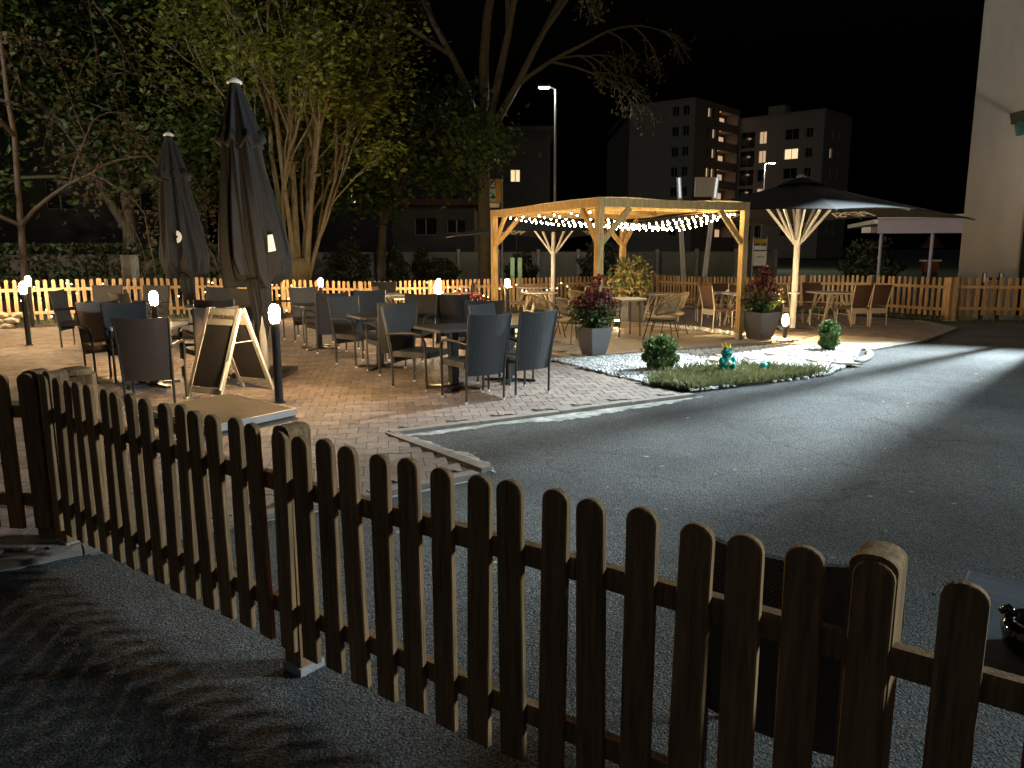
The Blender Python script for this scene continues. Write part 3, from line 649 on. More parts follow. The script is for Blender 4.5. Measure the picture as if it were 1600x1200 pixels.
tree('ivy_tree', 'slim dark tree with sparse glossy leaves left of the big trunk', (-4.75, 28, 0), [(0, 0, .03, 0, 3.2, .2)], m_t2, m_bark2, 16000, .13, 5, .6, .72, .42, .3, 3, 31, lowest=2.0, jitter=.5)
tree('tall_bare_tree', 'tall thick trunked tree with bare hanging branches above the pergola', (-1.0, 29.5, 0), [(0, 0, .0, 0, 7.0, .29)], m_t5, m_bark, 5200, .11, 6, .62, .67, .28, .2, 3, 47, lowest=3.2, jitter=.2, leaf_from=4, fork=.6)
def bush(name, label, base, rad, n, size, mat, cat='bush', stem=True, group=None):
    e = empty(name, base, label=label, cat=cat, group=group)
    p = rng.normal(0, 1, (n, 3)); p /= np.linalg.norm(p, axis=1)[:, None]; lump = 1+.16*np.sin(p[:, 0]*5+base[0])*np.cos(p[:, 1]*6)+.12*np.sin(p[:, 2]*9+base[1])
    q = p*(rng.uniform(.55, 1, n)**.4*(1+1.3*(lump-1)))[:, None]*np.array(rad); q[:, 2] += rad[2]; q = q[q[:, 2] > .01]
    if cat == 'shrub':
        sd = rng.normal(0, 1, (60, 3)); sd[:, 2] = np.abs(sd[:, 2])+.5; sd /= np.linalg.norm(sd, axis=1)[:, None]
        tt = rng.uniform(.8, 1.32, (60, 14, 1)); sq = (sd[:, None]*tt*np.array(rad)).reshape(-1, 3)+rng.normal(0, .008, (840, 3)); sq[:, 2] += rad[2]; q = np.r_[q, sq]
    link('foliage', leafmesh('foliage', q, None, size, mat), e)
    if stem:
        mb = MB()
        for k in range(5):
            a = k*1.26; mb.tube([(0, 0, 0), (rad[0]*.3*math.cos(a), rad[1]*.3*math.sin(a), rad[2]*.7), (rad[0]*.6*math.cos(a), rad[1]*.6*math.sin(a), rad[2]*1.4)], [.02, .014, .006], 5)
        mb.ob('stem', m_bark2, e)
    return e
bush('clipped_shrub', 'round clipped green shrub with yellowish side in white gravel beside the frog', (1.80, 9.25, .02), (.2, .2, .2), 6500, .022, m_box, 'shrub')
bush('clipped_shrub', 'small upright green shrub in gravel beside the low lamp', (4.63, 11.15, .02), (.14, .14, .2), 3600, .023, m_box, 'shrub')
for k, (x, y, r_, z_, lb) in enumerate([(-6.3, 30, .8, .95, 'wide dark bush before the pale wall, right of the pale tree'), (-4.6, 30.5, .55, .75, 'dark round bush beside the slim dark tree'), (-2.8, 31, .6, .6, 'low dark bush left of the big trunk'), (.4, 31, .6, .7, 'dark round bush behind the left open parasol pole'), (3.6, 31, .9, .9, 'broad dark bush seen under the pergola beam'), (11.5, 25, .9, .9, 'dark bush under the white carport'), (-3.7, 32, .35, .8, 'narrow dark bush at the panel wall')]):
    bush('dark_bush', lb, (x, y, -.15), (r_, r_, z_), 1800, .11, m_hedge, 'bush', group='bushes before the panel wall')
hd = empty('hedge', (-13.2, 24.3, 0), R(14), label='dark clipped hedge beneath the left trees', cat='hedge')
q = rng.uniform(-1, 1, (14000, 3)); m_ = np.abs(q).max(1)[:, None]; q = q/m_*rng.uniform(.86, 1.03, (14000, 1)); q = q*np.array([6.5, .6, .8])+np.array([0, 0, .82])
link('foliage', leafmesh('foliage', q[q[:, 2] > .02], None, .12, m_hedge), hd); MB().box((0, 0, .7), (12.4, .9, 1.3)).ob('branches', m_bark2, hd)
def photinia(e, z0, r_, h, nr, ng, seed, extra=0):
    r = np.random.default_rng(seed); n = nr+ng; p = r.normal(0, 1, (n, 3)); p /= np.linalg.norm(p, axis=1)[:, None]; p *= (r.uniform(.2, 1, n)**.5*(1+.28*np.sin(p[:, 0]*7+seed)*np.cos(p[:, 1]*6+p[:, 2]*5)))[:, None]
    p = p*np.array([r_, r_, h/2]); p[:, 2] += z0+h*.5; p[:, :2] *= (1+.25*r.normal(0, 1, (n, 1))*.6)
    k = p[:, 2]+r.normal(0, h*.16, n) > z0+h*.55
    link('foliage', leafmesh('foliage', p[~k], None, .036, m_leafG), e); link('red_leaves', leafmesh('red_leaves', p[k], None, .036, m_leafR), e)
    mb = MB()
    for i in range(9):
        a = i*.7; mb.tube([(0, 0, z0-.05), (r_*.35*math.cos(a), r_*.35*math.sin(a), z0+h*.5), (r_*.6*math.cos(a+.3), r_*.6*math.sin(a+.3), z0+h*.95)], [.009, .006, .003], 4)
    mb.ob('stem', m_bark2, e)
    if extra:
        t = r.uniform(0, 1, (extra, 1)); c = np.array([[.12, .05, 0]])*t+r.normal(0, .035, (extra, 3)); c[:, 2] = z0+h*.9+t[:, 0]*h*.45
        link('tall_leaves', leafmesh('tall_leaves', c, None, .036, m_leafR), e)
def planter(name, label, loc, rz, wt, wb, h):
    e = empty(name, loc, rz, label=label, cat='planter'); mb = MB()
    def ring(w, z): return [(-w/2, -w/2, z), (w/2, -w/2, z), (w/2, w/2, z), (-w/2, w/2, z)]
    rs = [ring(wb, 0), ring(wb*.8+wt*.2+.02, h*.25), ring(wb*.45+wt*.55+.015, h*.6), ring(wt, h), ring(wt-.05, h), ring(wt-.07, h-.05)]
    v = [p for q_ in rs for p in q_]; f = [(3, 2, 1, 0), (20, 21, 22, 23)]
    for k in range(5): f += [(4*k+i, 4*k+(i+1) % 4, 4*k+4+(i+1) % 4, 4*k+4+i) for i in range(4)]
    mb.add(v, f).ob('pot', m_pot, e); MB().box((0, 0, h-.06), (wt-.08, wt-.08, .03)).ob('soil', m_soil, e); return e
e = planter('planter', 'square dark planter with red and green shrub at terrace front corner', (1.14, 10.62, DZ), R(33), .37, .23, .38); photinia(e, .36, .31, .54, 2100, 2100, 1, 130)
e = planter('planter', 'dark planter with red tipped shrub beside the pergola right post', (4.02, 12.42, DZ), R(30), .44, .27, .44); photinia(e, .42, .31, .55, 1900, 1700, 2, 240)
e = planter('planter', 'box planter with red hedge plant behind the dark chairs, left of pergola', (-.68, 12.4, PZ), R(15), .42, .38, .36); photinia(e, .36, .27, .42, 1800, 800, 3)
e = planter('planter', 'tall dark planter with light leaved bush lit from below under the pergola', (2.42, 15.75, 0), R(28), .4, .36, .45)
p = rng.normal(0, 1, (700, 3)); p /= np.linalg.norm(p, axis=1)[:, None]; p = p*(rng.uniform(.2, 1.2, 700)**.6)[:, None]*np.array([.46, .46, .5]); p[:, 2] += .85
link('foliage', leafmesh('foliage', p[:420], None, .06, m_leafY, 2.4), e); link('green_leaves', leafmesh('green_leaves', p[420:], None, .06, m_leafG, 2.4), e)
mb = MB()
for i in range(8): a = i*.79; mb.tube([(0, 0, .4), (.2*math.cos(a), .2*math.sin(a), .8), (.3*math.cos(a), .3*math.sin(a), 1.3)], [.012, .008, .004], 4)
mb.ob('stem', m_bark2, e)
# ------------------------------------------------------------------ pergola
pg = empty('pergola', label='open larch wood pergola with cloth roof and string lights', cat='pergola')
PH = 2.20; bw = .1
posts = [A_, B_, D_, C_]
for c in posts:
    p = MB().box((0, 0, 0), (bw, bw, PH-.1-.14)).ob('post', m_perg, pg, loc=(c.x, c.y, DZ+.14+(PH-.24)/2-.05), rot=(0, 0, da))
    MB().box((0, 0, -(PH-.24)/2-.06), (.085, .085, .13)).box((0, 0, -(PH-.24)/2-.13), (.15, .15, .012)).ob('post_foot', m_steel, p)
for a, b in zip(posts, posts[1:]+posts[:1]):
    a3 = Vector((*a, PH-.05)); b3 = Vector((*b, PH-.05)); d = (b3-a3).normalized()
    MB().bar(a3+d*.051, b3-d*.051, .08, .12).ob('beam', m_perg, pg)
    for p, s in ((a3, 1), (b3, -1)):
        MB().bar(p+d*s*.05+Vector((0, 0, -.56)), p+d*s*.52+Vector((0, 0, -.07)), .05, .075).ob('knee_brace', m_perg, pg)
for c in posts: MB().box((0, 0, 0), (.104, .104, .13)).ob('post_cap', m_perg, pg, loc=(c.x, c.y, PH-.045), rot=(0, 0, da))
for t in (.33, .67):
    a3 = Vector((*(A_.lerp(C_, t)), PH-.04)); b3 = Vector((*(B_.lerp(D_, t)), PH-.04)); d = (b3-a3).normalized()
    MB().bar(a3+d*.05, b3-d*.05, .06, .08).ob('rafter', m_perg, pg)
mb = MB(); n = 14; v = []
for j in range(n+1):
    for i in range(n+1):
        s, t = i/n, j/n; q = (A_.lerp(B_, s)).lerp(C_.lerp(D_, s), t); sag = .05*math.sin(math.pi*s)*abs(math.sin(math.pi*t*3))
        v.append((q.x, q.y, PH+.024-sag*.3+.012*math.sin(9*s+5*t)))
mb.add(v, [(j*(n+1)+i, j*(n+1)+i+1, (j+1)*(n+1)+i+1, (j+1)*(n+1)+i) for j in range(n) for i in range(n)])
mb.ob('roof_cloth', m_clothroof, pg, smooth=True)
bulb = MB(); bulb.ball((0, 0, -.016), (.0125, .0125, .015), 8, 5); bulb = bulb.mesh('bulb', e_bulb, True)
sock = MB().tube([(0, 0, .0), (0, 0, .025)], .011, 6).mesh('socket', m_dmet)
sl_lab = ['front string of warm bulbs sagging under the pergola', 'second string of bulbs from the front under the pergola', 'third string of bulbs from the front under the pergola', 'fourth string of bulbs from the front under the pergola', 'fifth string of bulbs from the front under the pergola', 'rearmost string of bulbs under the pergola cloth']
for k, (t, s2, sg) in enumerate([(.12, .03, .30), (.27, .05, .26), (.42, .08, .29), (.57, .12, .24), (.72, .17, .26), (.87, .24, .21)]):
    e = empty('string_light', label=sl_lab[k], cat='string light', group='string lights in the pergola')
    a3 = Vector((*(A_.lerp(C_, t)), PH-.1)); b3 = Vector((*(B_.lerp(D_, s2)), PH-.1)); L_ = (b3-a3).length; m_ = int(L_/.1); pts = []
    for i in range(m_+1):
        s = i/m_; q = a3.lerp(b3, s); q.z -= sg*4*s*(1-s)*(.92+.08*math.sin(s*13)); pts.append(q)
    MB().tube(pts, .0035, 4).ob('cable', m_dmet, e)
    for i, q in enumerate(pts[1:-1]):
        b = link('bulb', bulb, e, q+Vector((random.uniform(-.012, .012), random.uniform(-.012, .012), -.012)), (random.uniform(-.4, .4), random.uniform(-.4, .4), 0)); link('socket', sock, b)

# ------------------------------------------------------------------ parasols
def text_mesh(s, size, mat, name='lettering', bold=.0):
    c = bpy.data.curves.new(name, 'FONT'); c.body = s; c.size = size; c.align_x = 'CENTER'; c.align_y = 'CENTER'; c.offset = bold; c.extrude = .0008; c.resolution_u = 3
    o = bpy.data.objects.new(name, c); COL.objects.link(o); dg = bpy.context.evaluated_depsgraph_get(); me = bpy.data.meshes.new_from_object(o.evaluated_get(dg))
    bpy.data.objects.remove(o); me.materials.clear(); me.materials.append(mat); return me
def open_parasol(label, loc, rz, hd=2.85, rim=2.0, top=2.68, word='PEPSI'):
    e = empty('open_parasol', loc, rz, label=label, cat='parasol', group='open black parasols'); mb = MB()
    cs = [Vector((hd, 0, rim)), Vector((0, hd, rim)), Vector((-hd, 0, rim)), Vector((0, -hd, rim))]; ap = Vector((0, 0, top)); n = 10
    def surf(k, s, t, o=0):
        a, b = cs[k], cs[(k+1) % 4]; q = ap.lerp(a.lerp(b, s), t); q.z += .07*math.sin(math.pi*s)*t*t - .10*t*(1-t) + .02*math.sin(math.pi*s)*t+o
        mid = (a+b)/2; q -= Vector((mid.x, mid.y, 0))*.035*math.sin(math.pi*s)*t; return q
    for k in range(4):
        for o, flip in ((0, 1), (-.012, 0)):
            v = [surf(k, i/n, .02+.98*j/n, o) for j in range(n+1) for i in range(n+1)]
            f = [(j*(n+1)+i, j*(n+1)+i+1, (j+1)*(n+1)+i+1, (j+1)*(n+1)+i) for j in range(n) for i in range(n)]
            mb.add(v, [q[::-1] for q in f] if flip else f)
    cn = mb.ob('canopy', m_canin, e, smooth=False)
    MB().lathe([(.0, top-.03), (.4, top-.095), (.41, top-.085), (.12, top+.03), (.05, top+.04)], 16).ob('vent_cap', m_fab, e, smooth=True)
    MB().lathe([(.08, top+.03), (.085, top+.06), (.03, top+.1)], 12).ob('finial', m_white, e, smooth=True)
    MB().lathe([(.055, 0), (.055, top-.1)], 16).ob('pole', m_white, e, smooth=True)
    MB().lathe([(.1, .66), (.1, .69)], 14).ob('collar', m_white, e); MB().lathe([(.085, 1.55), (.085, 1.63)], 14).ob('strut_hub', m_white, e)
    MB().box((0, 0, .02), (.5, .5, .04)).ob('base_plate', m_dmet, e)
    for k in range(8):
        if k % 2 == 0: end = surf(k//2, 0, 1, -.035); mid = surf(k//2, 0, .26, -.05)
        else: end = surf(k//2, .5, 1, -.035); mid = surf(k//2, .5, .3, -.05)
        a = Vector((0, 0, top-.12)); dirn = Vector((end.x, end.y, 0)).normalized()
        MB().tube([a+dirn*.06, mid, end+dirn*.07], .014, 8).ob('rib', m_alu, e)
        MB().bar(Vector((0, 0, 1.6))+dirn*.08, mid+Vector((0, 0, -.01)), .03, .045).ob('strut', m_white, e)
    me = text_mesh(word, .42, m_white, bold=.008)
    for k in range(4):
        o = link('lettering', me.copy(), cn)
        for v in o.data.vertices:
            q = surf(k, min(1, max(0, .5+v.co.x/(hd*1.414))), min(1, .86-v.co.y/(hd*.707)*1.0), -.019 if v.co.z > 0 else -.017); v.co = q
    return e
um1 = open_parasol('open black parasol with white lettering inside, right of the pergola', (5.16, 14.1, PZ), R(-10)); um1.rotation_euler = (R(-.8), 0, R(-10))
um2 = open_parasol('open black parasol with white pole behind the pergola', (1.06, 19.9, gz(1, 19.9)+.02), R(-4), hd=2.7); um2.rotation_euler = (R(-1.2), 0, R(-4))
def closed_parasol(label, loc, h, lean, sc, seed, patch):
    e = empty('closed_parasol', loc, label=label, cat='parasol', group='closed black parasols'); r = random.Random(seed)
    zs = [i/44 for i in range(45)]; n = 120
    prof = [(0, .10), (.03, .115), (.06, .10), (.2, .135), (.205, .145), (.215, .31), (.24, .36), (.3, .375), (.4, .345), (.55, .29), (.7, .225), (.755, .215), (.76, .28), (.80, .235), (.9, .145), (1, .06)]
    def rad(t):
        for (a, ra), (b, rb_) in zip(prof[:-1], prof[1:]):
            if a <= t <= b: return ra+(rb_-ra)*(t-a)/(b-a)
        return prof[-1][1]
    z0 = .55*sc; ph = [r.uniform(0, 6.28) for _ in range(5)]
    ts = sorted(set([p[0] for p in prof]+zs)); v = []
    for t in ts:
        z = z0+(h-z0)*t; R_ = rad(t)*sc
        for k in range(n):
            a = 2*math.pi*k/n; fold = .80+.13*math.cos(8*a+ph[0]+1.0*math.sin(3*t+ph[1]))+.11*abs(math.cos(8.5*a+ph[2]+2.5*t))**.5+.06*math.cos(19*a+ph[2]+6*t)+.08*math.sin(2*a+ph[3]+2*t)
            q = R_*(fold if t < .97 else .95); dz = 0
            if .19 < t < .3: dz = .13*sc*(math.cos(4*a+ph[4])+.5*math.cos(7*a+ph[2]))*(1-abs(t-.24)/.06)
            if t < .05: dz = .16*sc*math.cos(5*a+ph[1])
            if .74 < t < .8: dz = .05*sc*math.cos(8*a+ph[0])
            lx = lean[0]*t; ly = lean[1]*t; v.append((lx+q*math.cos(a), ly+q*math.sin(a), z+dz))
    f = [(i*n+k, i*n+(k+1) % n, (i+1)*n+(k+1) % n, (i+1)*n+k) for i in range(len(ts)-1) for k in range(n)]
    c = MB().add(v, f).ob('canopy', m_fab, e, smooth=True)
    MB().tube([(0, 0, 0), (lean[0]*.2, lean[1]*.2, z0+(h-z0)*.25), (lean[0], lean[1], h)], .03*sc+.012, 12).ob('pole', m_white, e, smooth=True)
    MB().lathe([(.085*sc, h-.005), (.085*sc, h+.02), (.03, h+.055)], 16, (lean[0], lean[1], 0)).ob('cap', m_white, e, smooth=True)
    zt = z0+(h-z0)*.21; lt = .21
    MB().lathe([(.165*sc, zt-.015), (.175*sc, zt), (.165*sc, zt+.015)], 20, (lean[0]*lt, lean[1]*lt, 0)).ob('tie_strap', m_dmet, e)
    MB().box((0, 0, .03), (.6*sc, .6*sc, .06)).ob('base_plate', m_dmet, e)
    for (t, a, w, hh) in patch:
        q = (rad(t)*sc)*1.0; z = z0+(h-z0)*t; cx, cy = lean[0]*t+q*math.cos(a), lean[1]*t+q*math.sin(a)
        M_ = Matrix.Translation((cx, cy, z)) @ Matrix.Rotation(a+math.pi/2, 4, 'Z') @ Matrix.Rotation(R(90), 4, 'X')
        pts = [(-w/2, -hh*.5), (w*.5, -hh*.42), (w*.15, hh*.5), (-w/2, hh*.45)] if w < hh*.6 else [(w*.5*math.cos(x)-w*.2, hh*.5*math.sin(x)) for x in np.linspace(-1.57, 1.57, 9)]+[(-w*.25, hh*.15), (-w*.05, 0), (-w*.25, -hh*.15)]
        MB().prism(pts, -.004, .004, M_).ob('printed_patch', m_white, c)
    return e
closed_parasol('tall closed black parasol standing behind the chalkboard sign', (-2.95, 9.1, PZ), 3.32, (-.17, 0), 1., 4, [(.36, R(-38), .1, .2)])
closed_parasol('smaller looking closed black parasol further back at left', (-5.42, 13.0, PZ), 3.3, (-.16, 0), .92, 9, [(.42, R(-75), .15, .2)])

# ------------------------------------------------------------------ lamps
def bollard(label, x, y, h=.95, r_=.04, z=PZ):
    e = empty('bollard_lamp', (x, y, z+gz(x, y)), label=label, cat='lamp', group='warm bollard lamps')
    MB().lathe([(r_+.02, 0), (r_+.02, .012), (r_, .014), (r_, h-.17)], 16).ob('post', m_dmet, e, smooth=False)
    g_ = r_*1.32; MB().lathe([(g_*.62, h-.169), (g_*.88, h-.145), (g_, h-.1), (g_, h-.065), (g_*.88, h-.025), (g_*.6, h), (g_*.2, h+.012)], 16).ob('lamp_glass', e_boll, e, smooth=True)
    return e
bollard('bollard lamp right beside the chalkboard sign', -2.28, 7.38)
bollard('leftmost bollard lamp, nearer of the pair at left', -7.59, 12.0, .97)
bollard('second of the left pair of bollard lamps, close to fence', -9.25, 14.8, .97)
bollard('bollard lamp among the left hand chairs', -4.55, 9.8)
bollard('bollard lamp near the back fence behind left tables', -4.25, 17.2)
bollard('rear one of two bollard lamps nearly in line, near fence', -1.8, 19.0)
bollard('front one of two bollard lamps nearly in line, among chairs', -1.17, 12.2)
bollard('bollard lamp just right of the left pergola post', -.1, 17.3)
bollard('low bollard lamp beside the right planter', 4.5, 12.62, .40, .036)
# ground uplight under the light leaved bush
e = empty('uplight', (2.0, 14.55, DZ), label='small uplight on the terrace below the light leaved bush', cat='lamp')
MB().lathe([(.06, 0), (.07, .02), (.06, .1)], 12).ob('housing', m_dmet, e); MB().lathe([(.05, .1), (.045, .112)], 12).ob('lens', e_upl, e)
def street_lamp(label, x, y, h, arm, power, kind='SPOT'):
    e = empty('street_lamp', (x, y, 0), label=label, cat='street lamp', group='street lamps'); s = 1 if arm > 0 else -1
    MB().tube([(0, 0, -.2), (0, 0, h*.5), (0, 0, h)], [.075, .065, .05], 10).ob('mast', m_steel, e)
    MB().tube([(0, 0, h-.05), (arm*.4, 0, h+.03), (arm, 0, h+.06)], .035, 8).ob('arm', m_steel, e)
    hd = MB().box((arm+s*.12, 0, h+.08), (.5, .24, .07)).ob('lamp_head', m_steel, e); MB().box((arm+s*.12, 0, h+.03), (.42, .19, .03)).ob('led_panel', e_led, hd)
    l = bpy.data.lights.new('street_light', 'POINT' if kind == 'POINT' else 'SPOT'); l.energy = power; l.color = (1, .95, .8); l.shadow_soft_size = .15
    if kind == 'SPOT': l.spot_size = R(180); l.spot_blend = .3
    o = link('lamp_light', l, e, (arm+s*.12, 0, h-.02))
    if kind == 'TREES':
        l.spot_size = R(100); l.spot_blend = .5; o.location.x += .3; o.rotation_euler = (Vector((0, 0, -1)).rotation_difference(Vector((.72, 1, -.22)).normalized())).to_euler()
street_lamp('tall lit street lamp in front of the bare tree', 1.78, 32.5, 7.85, -.35, 600)
street_lamp('unseen street lamp added beyond the left edge to light the trees', -17.5, 11, 7.5, .5, 4200, 'TREES')  # added out of view and aimed at the tree crowns
street_lamp('lit street lamp standing before the apartment block', 19.1, 60, 7.8, .45, 2600, 'POINT')
# bracket on the beige building, with an assumed floodlight above it
fl = empty('floodlight', (10.55, 14.35, 4.05), label='teal framed floodlight bracket sticking out from the beige wall at right edge, its lamp assumed', cat='lamp')
MB().box((-1.42, -.1, .12), (.36, .34, .2), R(12), Matrix.Rotation(R(-14), 4, 'Y')).ob('mount', m_dmet, fl)
MB().prism([(-1.66, -.22), (-.1, -.36), (-.1, .3), (-1.4, .3)], -.2, .04, Matrix.Rotation(R(-14), 4, 'Y')).ob('bracket', m_teal, fl)
MB().box((-1.12, .0, .36), (.3, .3, .26), R(8)).ob('cover', m_white, fl)
MB().bar((-.3, .2, .1), (-.3, 1.95, .1), .08, .08).ob('wall_arm', m_steel, fl)
MB().tube([(0, -.1, .0), (0, -.1, 3.5)], .03, 8).ob('stem', m_steel, fl); MB().box((.0, -.1, 3.58), (.34, .22, .12)).ob('housing', m_dmet, fl); MB().box((-.12, -.2, 3.57), (.28, .02, .1), R(-45)).ob('glass', e_flood, fl)  # stem and lamp head assumed out of view, raised to even the light
MB().box((0, 0, 0), (.9, .012, .42), M=Matrix.Translation((-.25-.68*.5, -.33-.733*.5, 3.55-.05)) @ Matrix.Rotation(math.atan2(-.733, -.68)+math.pi/2, 4, 'Z')).ob('cutoff_plate', m_dmet, fl)  # unseen plate added to keep the flood off the near fence
MB().bar((-.1, -.2, 3.65), (-.5, -.62, 3.69), .05, .02).ob('cutoff_arm', m_dmet, fl)  # unseen arm added to hold the cutoff plate
l = bpy.data.lights.new('assumed_flood_light', 'SPOT'); l.energy = 27000; l.color = (.76, .92, 1); l.spot_size = R(44); l.spot_blend = .55; l.shadow_soft_size = .06
link('assumed_flood_light', l, fl, (-.25, -.33, 3.55), (Vector((0, 0, -1)).rotation_difference(Vector((-5.4, -5.8, -7.6)).normalized())).to_euler())
# assumed second floodlight out of view at right, on an added mast
ym = empty('assumed_yard_light', (16.0, 3.4, 0), label='unseen assumed floodlight on an added mast at the right of the yard', cat='lamp')
MB().tube([(0, 0, 0), (0, 0, 6.6)], .06, 10).ob('mast', m_steel, ym); MB().box((-.1, .1, 6.6), (.4, .3, .12), R(45)).ob('housing', m_dmet, ym)
l = bpy.data.lights.new('assumed_yard_lamp', 'SPOT'); l.energy = 9500; l.color = (.76, .93, 1); l.spot_size = R(64); l.spot_blend = .6; l.shadow_soft_size = 1.3
link('assumed_yard_lamp', l, ym, (-.8, .15, 6.4), (Vector((0, 0, -1)).rotation_difference(Vector((-1, .07, -.42)).normalized())).to_euler())
wl = empty('wall_fill_lamp', (12.3, 14.75, 3.2), label='unseen lamp added to brighten the beige wall', cat='lamp')  # added out of view as a wash light for the wall
MB().box((0, -.05, 0), (.2, .12, .25)).ob('housing', m_dmet, wl); MB().box((0, .03, 0), (.16, .04, .2)).ob('glass', EM('lamp_glass', (1, .85, .62), 5), wl)
l = bpy.data.lights.new('wall_fill_light', 'POINT'); l.energy = 62; l.color = (1, .91, .76); l.shadow_soft_size = .1
link('wall_fill_light', l, wl, (0, .15, 0))

# ------------------------------------------------------------------ furniture
def armchair(mat, loc, rz, label, group):
    e = empty('armchair', loc, rz, label=label, cat='chair', group=group)
    n, m_ = 8, 8; mb = MB()
    def back(s, t, o):
        w = .21+.025*t; x = -w+2*w*s; z = .27+t*.59+.018*(2*s-1)**2*t; y = -.20-.115*t+.03*(1-(2*s-1)**2)*-1+o; return (x, y, z)
    for o, fl_ in ((.012, 0), (-.012, 1)):
        v = [back(i/n, j/m_, o) for j in range(m_+1) for i in range(n+1)]; f = [(j*(n+1)+i, j*(n+1)+i+1, (j+1)*(n+1)+i+1, (j+1)*(n+1)+i) for j in range(m_) for i in range(n)]
        mb.add(v, f if fl_ else [q[::-1] for q in f])
    for s in (0, 1):
        mb.add([back(s, j/m_, o) for j in range(m_+1) for o in (.012, -.012)], [(2*j, 2*j+1, 2*j+3, 2*j+2) for j in range(m_)])
    mb.add([back(i/n, 1, o) for i in range(n+1) for o in (.012, -.012)], [(2*i, 2*i+1, 2*i+3, 2*i+2) for i in range(n)])
    mb.add([back(i/n, 0, o) for i in range(n+1) for o in (.012, -.012)], [(2*i, 2*i+2, 2*i+3, 2*i+1) for i in range(n)])
    mb.ob('backrest', mat, e, smooth=False)
    MB().prism([(-.225, -.2), (.225, -.2), (.24, .22), (.2, .245), (-.2, .245), (-.24, .22)], .345, .405).ob('seat', mat, e)
    cap = None
    for s in (-1, 1):
        MB().tube([(s*.215, -.215, .0), (s*.215, -.22, .3), (s*.225, -.27, .6), (s*.237, -.318, .865)], .0125, 8).ob('leg', m_alu, e)
        MB().tube([(s*.24, .225, 0), (s*.245, .22, .4)], .0125, 8).ob('leg', m_alu, e)
        MB().tube([(s*.245, .22, .4), (s*.25, .215, .52), (s*.252, .18, .585), (s*.252, .08, .605), (s*.245, -.1, .6), (s*.228, -.275, .585)], .0155, 8).ob('armrest', m_dmet, e)
    for c in [o for o in e.children if o.name.startswith('leg')]:
        p = c.data.vertices[0].co; x = .215 if abs(p.x) < .23 else .24; x *= 1 if p.x > 0 else -1; y = -.215 if p.y < 0 else .225
        MB().tube([(x, y, 0), (x, y, .022)], .015, 8).ob('foot_cap', m_white, c)
    return e
def place(proto, x, y, face, label, group=None, z=PZ):
    c = clone(proto); c.location = (x, y, z+gz(x, y)); c.rotation_euler = (0, 0, math.atan2(face[1], face[0])-math.pi/2); c['label'] = label
    if group: c['group'] = group
    return c
GD = 'dark woven armchairs'; ch = armchair(m_rat, (-.42, 7.55, PZ), 0, '', GD)
def first(o, x, y, face, label): o.location = (x, y, PZ+gz(x, y)); o.rotation_euler = (0, 0, math.atan2(face[1], face[0])-math.pi/2); o['label'] = label
first(ch, -.38, 7.57, (-.55, .83), 'dark armchair nearest the camera with its back turned at the middle front table')
for x, y, f, lb in [
    (.08, 7.92, (-.6, .8), 'dark armchair with its back turned nearest the white gravel bed'),
    (-1.0, 8.28, (.85, -.4), 'dark armchair at the left side of the middle front table facing right'),
    (-.36, 8.95, (-.1, -1), 'dark armchair behind the middle front table in front of the red hedge'),
    (-.08, 8.5, (.75, -.5), 'dark armchair half hidden between the two front middle chairs'),
    (-1.46, 9.25, (-.42, .9), 'dark armchair with its back turned at the second table left of the front group'),
    (-1.98, 9.92, (.75, -.65), 'dark armchair with curved arm at the left of the second table'),
    (-1.35, 10.35, (-.3, -.95), 'dark armchair behind the second table facing the camera'),
    (-2.02, 11.35, (.4, -.9), 'dark armchair with lit slatted looking back behind the second table'),
    (-2.72, 11.25, (-.5, .85), 'dark armchair with its back turned beside the third table'),
    (-3.2, 12.3, (.6, -.8), 'dark armchair behind the third table, left of the pair'),
    (-3.95, 13.0, (.9, -.2), 'dark armchair close behind the tall closed parasol pole'),
    (-.75, 10.9, (.2, .98), 'dark armchair beside the front one of the two aligned lamps'),
    (-4.35, 8.75, (.6, -.8), 'dark armchair at the far side of the left table facing the camera'),
    (-3.62, 9.1, (.05, -1), 'dark armchair behind the left table in front of its lamp'),
    (-6.6, 11.75, (.95, .1), 'dark armchair seen from its side at the left end of the tables'),
    (-6.95, 13.1, (.2, -.97), 'dark armchair in the back row at left, outer one'),
    (-6.15, 13.0, (-.1, -.99), 'dark armchair in the back row at left, inner one'),
    (-5.4, 11.2, (.5, .85), 'dark armchair between the left lamp pair and the small closed parasol'),
    (-4.75, 12.4, (.1, -1), 'dark armchair between the two closed parasols, left one'),
    (-4.35, 11.9, (-.4, -.9), 'dark armchair between the two closed parasols, right one'),
    (-2.5, 15.4, (.3, -.95), 'dark armchair at the back fence behind the third table'),
    (-1.0, 14.2, (-.95, .1), 'dark armchair at the pale table near the back fence'),
]: place(ch, x, y, f, lb)
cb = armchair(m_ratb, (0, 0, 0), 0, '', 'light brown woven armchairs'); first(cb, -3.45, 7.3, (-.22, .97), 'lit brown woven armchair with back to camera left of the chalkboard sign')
place(cb, -3.36, 8.5, (-.6, .8), 'brown woven armchair half hidden behind the chalkboard sign'); place(cb, -4.72, 8.95, (.7, -.7), 'brown woven armchair at the left end behind the left table')
